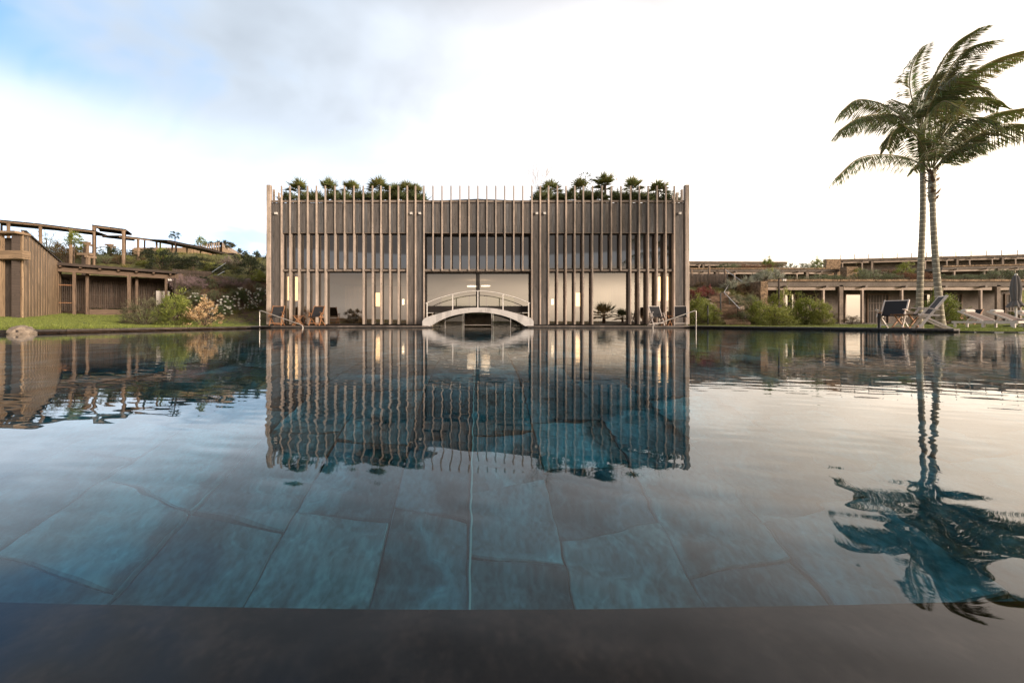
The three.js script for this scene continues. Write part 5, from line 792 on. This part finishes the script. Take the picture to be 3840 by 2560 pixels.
foot('olive', 'olive_shrub', 'shrub', [[2786, 1103, 56, 42, 'olive shrub above the stair stones by the pier'], [2815, 1126, 44, 32, 'olive shrub on the bank left of the pier']]);
row('green', 'green_shrub', 'shrub', null, [[3062, 46.6, [0.9, 1.2, 0.9], 'small round tree on the second terrace roof', 6.35], [2883, 47.2, [1.1, 1.3, 1.0], 'small spreading tree on the second terrace roof, above the heather', 6.35]]);
row('lime', 'light_green_shrub', 'shrub', null, [[2880, 31, [0.9, 1.0, 0.8], 'round light green shrub among the silver plants', 3.3], [3195, 43, [1.3, 1.0, 1.0], 'light green bush at the end of the second row of rooms', 5.1], [3392, 46.8, [1.5, 1.3, 1.1], 'large light green bush between the upper rows', 5.9]]);
[2742, 2772, 2806, 2842, 2868, 2912].forEach((px, i) => plant('silver', 'silver_plant', ORD[i] + ' silvery spiky plant from the left on the terrace edge by the stone pier', 'plant', X(px, 29.3 + (i % 2) * 0.7), -29.3 - (i % 2) * 0.7, [0.75, 0.85 + 0.15 * (i % 3), 0.7], 'silver plants on the terrace edge', i < 3 ? 2.75 : 3.4));
[3075, 3104, 3132, 3225, 3258, 3290, 3350, 3545, 3580, 3618, 3655, 3690, 3725, 3760, 3795, 3830].forEach((px, i) => plant('sage', 'roof_sage', ORD[i] + ' grey green mound from the left on the roof edge of the long guest rooms', 'plant', X(px, 29 + (i % 3) * 0.3), -29 - (i % 3) * 0.3, [0.95, (px > 3200 && px < 3300) || px > 3700 ? 1.35 : 0.85, 0.7], 'sage mounds on the guest room roof', 3.36));
[3390, 3425, 3460, 3498].forEach((px, i) => plant('heath', 'heather', ORD[i] + ' rust brown heather from the left on the guest room roof behind the palms', 'plant', X(px, 29.2), -29.2 - (i % 2) * 0.4, [0.8, 1.15, 0.7], 'heather on the guest room roof', 3.36));
[2955, 3005, 3045, 3170].forEach((px, i) => plant('spiky', 'roof_tuft', ORD[i] + ' pale grass tuft from the left on the guest room roof edge', 'plant', X(px, 28.7), -28.7, 0.8, 'grass tufts on the guest room roof', 3.38));
[2722, 2752, 2930, 2965, 3000, 3035].forEach((px, i) => plant('sage', 'roof_sage', ORD[i] + ' dark green mound from the left on the second row of rooms', 'plant', X(px, 44.6), -44.6, [1.4, 1.3, 0.8], 'mounds on the second roof', 6.3));
[2788, 2820, 2852, 2884, 2915].forEach((px, i) => plant('heath', 'heather', ORD[i] + ' rust brown heather from the left on the second row of rooms', 'plant', X(px, 44.8), -44.8, [1.2, 1.25, 0.8], 'heather on the second roof', 6.3));
[3330, 3575, 3610, 3650, 3690, 3730].forEach((px, i) => plant('heath', 'heather', ORD[i] + ' pinkish brown heather from the left below the topmost rooms', 'plant', X(px, 49), -49, [1.4, 1.0, 0.9], 'heather below the topmost rooms', 6.5));
[3130, 3165, 3230, 3260, 3310, 3345, 3440, 3480, 3510].forEach((px, i) => plant(i % 3 ? 'olive' : 'lime', 'terrace_bush', ORD[i] + ' bush from the left on the slope between the upper rows of rooms', 'shrub', X(px, 46 + i % 3), -46 - i % 3, [1.5, i % 3 ? 1.1 : 0.8, 1.1], 'bushes between the upper rows'));

// small trees on the ridge
function smallTree(label, px, d, top, crownR, kind, bare) {
  const x = X(px, d), g = height(x, -d) - 0.1, y1 = Y(top, d), t = thing('small_tree', label, 'tree', [x, g, -d]), H = y1 - g;
  part('trunk', tube([[0, 0, 0], [0.05, H * 0.4, 0.03], [0, H * 0.85, 0]], 0.05, 6, 5), BARK, t);
  const p = PROTO[kind], m = part('crown', p.foliage, LEAF, t, [0, H - crownR * 1.3, 0]); m.scale.setScalar(crownR / 0.95);
}
smallTree('small dark tree standing up beside the walkway roof', 655, 50, 872, 0.62, 'dark'); smallTree('small green tree behind the lower walkway roof', 752, 66, 893, 0.95, 'green'); smallTree('green tree left of the gateway roof', 276, 35.5, 878, 0.8, 'green');

// roof palms: fans of stiff leaflets on a short trunk
function fanPalm(o) {
  const l = [], st = [];
  for (let i = 0; i < o.fans; i++) {
    const a = rnd() * 6.283, e = lerp(-0.5, 1.45, Math.pow(rnd(), 0.75)), L = o.pet * rr(0.7, 1.1), d = new THREE.Vector3(Math.cos(a) * Math.cos(e), Math.sin(e), Math.sin(a) * Math.cos(e)), b = new THREE.Vector3(0, o.h, 0), p = b.clone().addScaledVector(d, L); p.y -= 0.08 * L;
    st.push(beam(b.toArray(), p.toArray(), 0.012, 0.012, [0.3, 0.2, 0.9]));
    const s = new THREE.Vector3().crossVectors(d, new THREE.Vector3(0, 1, 0)).normalize(), u = new THREE.Vector3().crossVectors(s, d), c = tint(o.c[0], o.c[1], 0.2), R = o.fan * rr(0.8, 1.15);
    for (let k = 0; k < 12; k++) { const f = (k / 11 - 0.5) * 3.5 + rr(-0.06, 0.06), q = d.clone().multiplyScalar(Math.cos(f)).addScaledVector(s, Math.sin(f)).addScaledVector(u, 0.22); l.push([p.x, p.y, p.z, q.x, q.y, q.z, u.x, u.y, u.z, R * (0.78 + 0.22 * Math.cos(f)) * rr(0.72, 1.12), 0.05, ...c.map((v) => v * rr(0.85, 1.15))]); }
  }
  return { crown: leafMesh(l), stalks: merge(st), h: o.h };
}
const FAN = [fanPalm({ fans: 24, pet: 0.38, fan: 0.68, h: 1.6, c: [[0.12, 0.15, 0.036], [0.29, 0.275, 0.065]] }), fanPalm({ fans: 22, pet: 0.42, fan: 0.66, h: 1.5, c: [[0.11, 0.145, 0.036], [0.30, 0.285, 0.065]] }), fanPalm({ fans: 26, pet: 0.48, fan: 0.58, h: 0.5, c: [[0.065, 0.09, 0.025], [0.14, 0.155, 0.045]] })];
const trunkMat = S({ color: [0.13, 0.088, 0.06], map: rep(mottle, 2, 5), bumpMap: rep(mottle, 3, 7), bumpScale: 0.03 });
function roofPalm(label, px, top, k, d = 21.6, group) {
  const f = FAN[k], x = X(px, d), y0 = 6.58, yT = Y(top, d), s = (yT - y0) / (f.h + 0.86), t = thing('roof_palm', label, 'palm', [x, y0, -d], group, rnd() * 6.28);
  part('trunk', metre(new THREE.CylinderGeometry(0.07, 0.10, f.h, 10).translate(0, f.h / 2, 0)), trunkMat, t); part('crown', f.crown, LEAF, t); part('leaf_stalks', f.stalks, trunkMat, t); t.scale.set(0.95 * lerp(1, s, 0.3), s, 0.95 * lerp(1, s, 0.3));
}
[[1122, 664, 0, 'first roof palm from the left'], [1228, 662, 1, 'second roof palm from the left, with gaps under its crown'], [1324, 673, 1, 'third roof palm from the left'], [1423, 660, 0, 'tallest roof palm of the left group, fourth from the left'], [1478, 684, 1, 'roof palm between the tallest and the last of the left group'], [1524, 673, 0, 'roof palm near the inner end of the left group'], [1562, 686, 1, 'innermost roof palm of the left group'],
  [2064, 668, 0, 'innermost bushy roof palm of the right group'], [2178, 665, 1, 'second roof palm of the right group from the middle'], [2270, 640, 0, 'tallest roof palm of the right group'], [2368, 661, 1, 'roof palm right of the tallest in the right group'], [2468, 672, 0, 'outermost large roof palm of the right group'], [2505, 712, 2, 'small low palm at the right end of the roof']].forEach(([px, y, k, l]) => roofPalm(l, px, y, k));
[1085, 1145, 1190, 1250, 1290, 1345, 1385, 1420, 1455, 1500, 1545, 1575, 2020, 2050, 2095, 2140, 2190, 2215, 2245, 2310, 2340, 2390, 2420, 2450].forEach((px, i) => roofPalm(ORD[i % 12] + ' low palm clump from the left in the ' + (i < 12 ? 'left' : 'right') + ' roof planter', px, 712 - (i * 37 % 11), 2, 21 + (i % 3) * 0.5, 'low palm clumps in the roof planters'));
{ // bare tree and a broad leaved plant on the roof
  const br = (label, px, top, d, n, sp, base) => { const t = thing('bare_tree', label, 'tree', [X(px, d), 6.58, -d]), H = Y(top, d) - 6.58, g = []; part('trunk', tube([[0, 0, 0], [0.05, H * 0.3, 0], [0, H * 0.5, 0.02]], 0.016, 5, 4), S({ color: [0.60, 0.53, 0.48] }), t);
    const grow = (p, dir, L, r, k) => { const q = p.clone().addScaledVector(dir, L); g.push(beam(p.toArray(), q.toArray(), r, r, [0.2, 0.1, 1])); if (k > 0) for (let i = 0; i < (k > 2 ? 3 : 2); i++) grow(p.clone().lerp(q, rr(0.45, 1)), dir.clone().add(new THREE.Vector3(gauss() * 0.55, 0.35 + gauss() * 0.2, gauss() * 0.5)).normalize(), L * rr(0.55, 0.85), r * 0.68, k - 1); };
    for (let i = 0; i < n; i++) { const a = i / n * 6.28; grow(new THREE.Vector3(0, H * (base + 0.2 * rnd()), 0), new THREE.Vector3(Math.cos(a) * sp, 1, Math.sin(a) * sp).normalize(), H * 0.24, 0.010, 4); } part('twigs', g, S({ color: [0.60, 0.53, 0.48] }), t); };
  br('pale leafless tree on the roof left of the right palm group', 2018, 575, 22, 7, 0.65, 0.25); br('thin leafless twigs between the right roof palms', 2318, 632, 22.4, 3, 0.3, 0.35);
  const x = X(2196, 22), t = thing('papaya_plant', 'spindly broad leaved plant standing above the right roof palms', 'plant', [x, 6.58, -22]), H = Y(648, 22) - 6.58, l = []; part('stem', [tube([[0, 0, 0], [0.03, H * 0.5, 0], [-0.02, H * 0.94, 0]], 0.02, 5, 5), tube([[0.02, H * 0.6, 0], [0.35, H * 0.82, 0.05]], 0.014, 5, 3)], BARK, t);
  for (const [cx, cy] of [[0, H * 0.95], [0.32, H * 0.80], [-0.3, H * 0.82], [0.5, H * 0.86]]) for (let k = 0; k < 26; k++) { const a = rnd() * 6.28, r = rr(0.1, 0.28); l.push([cx + Math.cos(a) * r, cy + gauss() * 0.05, Math.sin(a) * r, Math.cos(a), 0.1, Math.sin(a), 0, 1, 0, 0.16, 0.09, ...tint([0.10, 0.15, 0.05], [0.17, 0.21, 0.08])]); } part('leaves', leafMesh(l), LEAF, t);
}

// ---------- the two feather palms ----------
const PALMLEAF = phys({ vertexColors: true, roughness: 0.7, transmission: 0.5, thickness: 0 });
const PX = (cx, cy) => [3080 + cx / 2.239, 60 + cy / 2.239];
const ringTex = rep(tex(64, 512, (u, v) => { const n = fbm(u * 6, v * 30, 3, 6, 30, 61), k = (v * 9 + 0.06 * n) % 1, r = smooth(0.10, 0.03, Math.abs(k - 0.5)); const g = 0.54 + 0.24 * (n - 0.5) + 0.3 * r * (0.6 + 0.7 * n); return [g, g * 0.99, g * 0.94]; }), 1, 1);
function frond(path, d0, dz, len, dens, wind, droop, young) {
  const n = path.length, pts = path.map(([cx, cy], i) => new THREE.Vector3(...at(...PX(cx, cy), d0 + dz * Math.pow(i / (n - 1), 1.1)))), c = new THREE.CatmullRomCurve3(pts, false, 'centripetal'), l = [], N = Math.round(c.getLength() * dens), stalk = [];
  for (let i = 0; i <= 16; i++) stalk.push(c.getPoint(i / 16).toArray());
  const base = tint([0.12, 0.145, 0.04], [0.22, 0.225, 0.07], 0.2);
  for (let i = 0; i < N; i++) {
    const t = 0.14 + 0.86 * i / N, p = c.getPointAt(t), g = c.getTangentAt(t), s = new THREE.Vector3().crossVectors(g, new THREE.Vector3(0, 1, 0)); if (s.lengthSq() < 0.02) s.set(0.3, 0, 1); s.normalize(); const u = new THREE.Vector3().crossVectors(s, g).normalize();
    const L = len * 1.12 * (0.45 + 0.75 * Math.sin(Math.PI * Math.pow(t, 0.8) * 0.92)) * rr(0.82, 1.1);
    for (const sd of [-1, 1]) {
      if (rnd() < 0.06) continue;
      const d = s.clone().multiplyScalar(sd * (young ? 0.8 : 0.62)).addScaledVector(g, 0.55).addScaledVector(u, young ? 0.3 : 0.15).add(new THREE.Vector3(wind * 0.55, -droop * (0.8 + 0.4 * rnd()), 0)).add(new THREE.Vector3(gauss() * 0.09, gauss() * 0.09, gauss() * 0.09)).normalize(), k = base.map((v) => v * rr(0.75, 1.3)), a = p.clone(), h = L * 0.5, b = a.clone().addScaledVector(d, h), d2 = d.clone().add(new THREE.Vector3(wind * 0.35, -droop * 0.55 - 0.16, 0)).normalize();
      l.push([a.x, a.y, a.z, d.x, d.y, d.z, u.x, u.y, u.z, h * 1.12, 0.027, ...k], [b.x, b.y, b.z, d2.x, d2.y, d2.z, u.x, u.y, u.z, h, 0.020, ...k]);
    }
  }
  return [leafMesh(l), tube(stalk, 0.017, 5, 24)];
}
function featherPalm(label, trunk, d, fronds, opt) {
  const b = at(...trunk[0], d), g = height(b[0], b[2]) - 0.04, t = thing('feather_palm', label, 'palm', [0, 0, 0]), pts = trunk.map(([px, py]) => at(px, py, d)); pts[0][1] = g;
  const c = new THREE.CatmullRomCurve3(pts.map((p) => new THREE.Vector3(...p)), false, 'centripetal'), R = opt.r, nS = 110, nA = 18, pos = [], uv = [], idx = [], Ln = c.getLength();
  for (let i = 0; i <= nS; i++) { const k = i / nS, p = c.getPointAt(k), y = k * Ln, r = lerp(R[0], R[1], Math.min(1, k * 1.1)) + R[2] * Math.exp(-y / 0.28), ring = 0.004 * Math.pow(Math.abs(Math.cos(y * 9 * Math.PI / 1.35)), 14); for (let j = 0; j <= nA; j++) { const a = j / nA * 6.2832, q = r + ring + (opt.rough && k > opt.rough ? 0.035 * noise(j % nA * 1.1, y * 7, 0, 0, 66) : 0); pos.push(p.x + Math.cos(a) * q, p.y, p.z + Math.sin(a) * q); uv.push(j / nA * 2, y / 1.35); } }
  for (let i = 0; i < nS; i++) for (let j = 0; j < nA; j++) { const a = i * (nA + 1) + j, e = a + nA + 1; idx.push(a, e, a + 1, a + 1, e, e + 1); }
  const tg = new THREE.BufferGeometry(); tg.setAttribute('position', new THREE.Float32BufferAttribute(pos, 3)); tg.setAttribute('uv', new THREE.Float32BufferAttribute(uv, 2)); tg.setIndex(idx); tg.computeVertexNormals();
  part('trunk', tg, S({ color: opt.c, map: ringTex, bumpMap: ringTex, bumpScale: 0.008, roughness: 0.85 }), t);
  if (opt.shaft) { const a = at(...opt.shaft[0], d), e = at(...opt.shaft[1], d); part('crownshaft', tube([a, a.map((v, i) => lerp(v, e[i], 0.5)), e], 0.085, 12, 6), S({ color: [0.12, 0.14, 0.045], map: rep(grain, 0.6, 0.3) }), t); }
  if (opt.husk) { const h = []; for (let i = 0; i < 46; i++) { const k = rr(0.80, 0.995), p = c.getPointAt(k), a = rnd() * 6.28; h.push([p.x + Math.cos(a) * 0.06, p.y, p.z + Math.sin(a) * 0.06, Math.cos(a) * 0.7, 0.9, Math.sin(a) * 0.7, Math.cos(a), 0, Math.sin(a), rr(0.14, 0.28), 0.09, ...tint([0.16, 0.10, 0.065], [0.30, 0.20, 0.13])]); } part('husk', leafMesh(h), DRY, t); }
  for (const f of fronds) { const [a, s] = frond(f[0], d, f[1], f[2] ?? 0.55, f[6] ?? 38, f[3] ?? 0.6, f[4] ?? 0.45, f[5]); const m = part('frond', a, PALMLEAF, t); part('rachis', s, S({ color: [0.20, 0.17, 0.07] }), m); }
}
featherPalm('feather palm with smooth ringed trunk, the left of the two', [[3447, 1232], [3449, 1160], [3456, 960], [3462, 800], [3461, 640], [3457, 560]], 12.9, [
  [[[820, 965], [690, 850], [500, 735], [300, 705], [172, 800]], -0.5, 0.62, 0.10, 0.75], [[[818, 985], [640, 838], [470, 828], [300, 862], [150, 965]], -1.2, 0.60, 0.05, 0.80], [[[820, 1000], [710, 925], [610, 965], [545, 1115]], -1.0, 0.5, 0.1, 0.8],
  [[[835, 955], [780, 760], [745, 560], [775, 390], [865, 250]], 0.5, 0.42, 0.55, 0.15], [[[848, 940], [890, 680], [990, 440], [1120, 240], [1330, 100]], 0.3, 0.55, 0.9, 0.25], [[[855, 935], [960, 640], [1110, 400], [1240, 270], [1400, 215]], -0.6, 0.62, 0.9, 0.45], [[[860, 930], [1040, 660], [1230, 500], [1480, 360], [1820, 262]], 0.6, 0.6, 0.7, 0.55],
  [[[862, 945], [980, 735], [1140, 610], [1290, 585], [1420, 640]], -1.0, 0.62, 0.6, 0.65], [[[860, 955], [930, 800], [1030, 715], [1160, 770]], -1.6, 0.6, 0.6, 0.85], [[[866, 962], [1030, 850], [1190, 700], [1340, 690], [1500, 765]], 0.9, 0.55, 0.7, 0.5], [[[845, 945], [870, 760], [960, 600], [1090, 520], [1240, 560]], 1.0, 0.62, 0.6, 0.6], [[[840, 950], [830, 740], [900, 560], [1010, 470]], 1.4, 0.6, 0.6, 0.4], [[[850, 950], [930, 720], [1060, 560], [1180, 470]], -1.4, 0.62, 0.7, 0.5], [[[835, 960], [760, 810], [690, 740], [590, 700]], 1.2, 0.5, 0.3, 0.6]],
  { r: [0.088, 0.066, 0.05], c: [1.1, 1.0, 0.82], shaft: [[3457, 568], [3454, 478]] });
featherPalm('feather palm with husky upper trunk, the right of the two', [[3530, 1238], [3527, 1180], [3516, 1050], [3506, 920], [3499, 780], [3496, 640]], 12.0, [
  [[[900, 1300], [760, 1205], [560, 1165], [320, 1195], [118, 1370]], -0.8, 0.5, 0.10, 0.85, 0, 20], [[[950, 1285], [1090, 1130], [1290, 1010], [1520, 915], [1980, 930]], -0.6, 0.66, 0.25, 0.85], [[[945, 1275], [1060, 1090], [1220, 940], [1420, 830], [1760, 765]], 0.6, 0.55, 0.4, 0.7], [[[932, 1275], [925, 1130], [925, 1020], [935, 930]], 0.2, 0.26, 0.15, 0.05, 1], [[[938, 1272], [975, 1110], [1030, 980], [1110, 880]], -0.4, 0.42, 0.3, 0.35, 1], [[[915, 1280], [865, 1130], [800, 1010], [690, 915]], -0.5, 0.42, 0.15, 0.55], [[[948, 1282], [1050, 1190], [1160, 1085], [1300, 985]], 0.9, 0.5, 0.3, 0.6], [[[905, 1290], [850, 1225], [775, 1290]], -0.4, 0.32, 0.1, 0.7], [[[945, 1280], [1010, 1010], [1110, 830], [1240, 690]], 0.8, 0.5, 0.5, 0.5], [[[940, 1278], [1000, 1060], [1130, 900], [1320, 850], [1480, 890]], -1.1, 0.6, 0.4, 0.75], [[[952, 1285], [1080, 1160], [1240, 1080], [1400, 1060]], -1.2, 0.45, 0.3, 0.7], [[[920, 1276], [880, 1120], [870, 990], [890, 890]], 0.7, 0.36, 0.2, 0.3]],
  { r: [0.090, 0.062, 0.07], c: [1.15, 1.05, 0.86], husk: 1, rough: 0.80 });

// ---------- grass blades on the lawns (nobody could count them) ----------
{
  const bl = []; for (let i = 0; i < 16; i++) { const a = rnd() * 6.28, r = rnd() * 0.09; bl.push([Math.cos(a) * r, 0, Math.sin(a) * r, Math.cos(a) * 0.5, 1, Math.sin(a) * 0.5, -Math.cos(a), 0.4, -Math.sin(a), rr(0.04, 0.085), 0.008, ...tint([0.19, 0.25, 0.045], [0.36, 0.40, 0.09], 0.2)]); }
  const g = leafMesh(bl), m4 = new THREE.Matrix4(), list = [], q = new THREE.Quaternion(), e = new THREE.Euler();
  const inPool = (x, z) => { let c = false; for (let i = 0, j = POOL.length - 1; i < POOL.length; j = i++) { const [xi, zi] = POOL[i], [xj, zj] = POOL[j]; if ((zi > z) !== (zj > z) && x < (xj - xi) * (z - zi) / (zj - zi) + xi) c = !c; } return c; };
  const put = (x, z, s) => { if (inPool(x, z) || inPool(x + 0.34, z) || inPool(x - 0.34, z) || inPool(x, z + 0.1)) return; e.set(0, rnd() * 6.28, 0); q.setFromEuler(e); list.push(m4.clone().compose(new THREE.Vector3(x, height(x, z) - 0.008, z), q, new THREE.Vector3(s, s * rr(0.7, 1.3), s))); };
  for (let i = 0; i < 15000; i++) { const d = 8.3 + 18 * Math.pow(rnd(), 1.6), px = rr(-60, 1010); put(X(px, d), -d, rr(0.6, 1.1)); }
  for (let i = 0; i < 12000; i++) { const d = 9.7 + 17 * Math.pow(rnd(), 1.7), px = rr(2590, 3900); put(X(px, d), -d, rr(0.5, 0.9)); }
  for (let i = 0; i < 260; i++) { const k = rnd(), x = lerp(-11.9, -10.75, k) - rr(0, 0.35), z = lerp(-9.3, -16, k); put(x, z, rr(1.4, 2.6)); }
  const o = new THREE.InstancedMesh(g, LEAF, list.length); list.forEach((m, i) => o.setMatrixAt(i, m)); o.name = 'lawn_grass'; o.castShadow = o.receiveShadow = true; scene.add(o); tag(o, 'short green grass of the lawns beside the pool', 'grass', null, 'stuff');
  const w = PROTO.tuft.foliage, list2 = []; for (let i = 0; i < 900; i++) { const left = rnd() < 0.62, d = left ? rr(21, 74) : rr(22, 66), px = left ? rr(-40, 985) : rr(2590, 2850), x = X(px, d), z = -d, zs = lerp(19.8, 30, smooth(-17, -23.5, x)); if (left && d < zs + 1.5) continue; if (!left && d > 31) continue; e.set(0, rnd() * 6.28, 0); q.setFromEuler(e); const s = rr(0.3, 0.62) * (d > 40 ? 1.3 : 1); list2.push(m4.clone().compose(new THREE.Vector3(x, height(x, z) - 0.05, z), q, new THREE.Vector3(s * 1.3, s, s * 1.3))); }
  const o2 = new THREE.InstancedMesh(w, LEAF, list2.length), col = new THREE.Color(); list2.forEach((m, i) => { o2.setMatrixAt(i, m); const k = rnd(); col.setRGB(lerp(0.7, 1.15, k), lerp(0.8, 1.05, k), lerp(0.7, 1.0, k)); o2.setColorAt(i, col); }); o2.name = 'slope_grass'; o2.castShadow = o2.receiveShadow = true; scene.add(o2); tag(o2, 'rough olive grass covering the garden slopes', 'grass', null, 'stuff');
}
// the far bank behind the camera, mirrored in the big lower windows
plant('dark', 'mirrored_shrub', 'dark shrub behind the viewpoint, mirrored in the big left window', 'shrub', -15.2, 6.5, [1.3, 1.25, 1.3]);
{ const f = FAN[2]; for (const [x, z, s, l] of [[15.6, 6.8, 2.1, 'fan palm behind the viewpoint, mirrored in the big right window'], [18.2, 7.6, 1.5, 'lower fan palm behind the viewpoint, mirrored at the edge of the right window']]) { const t = thing('mirrored_palm', l, 'palm', [x, height(x, z), z]); part('trunk', metre(new THREE.CylinderGeometry(0.08, 0.1, f.h, 10).translate(0, f.h / 2, 0)), trunkMat, t); part('crown', f.crown, LEAF, t); part('leaf_stalks', f.stalks, trunkMat, t); t.scale.setScalar(s); } }
renderer.render(scene, camera);
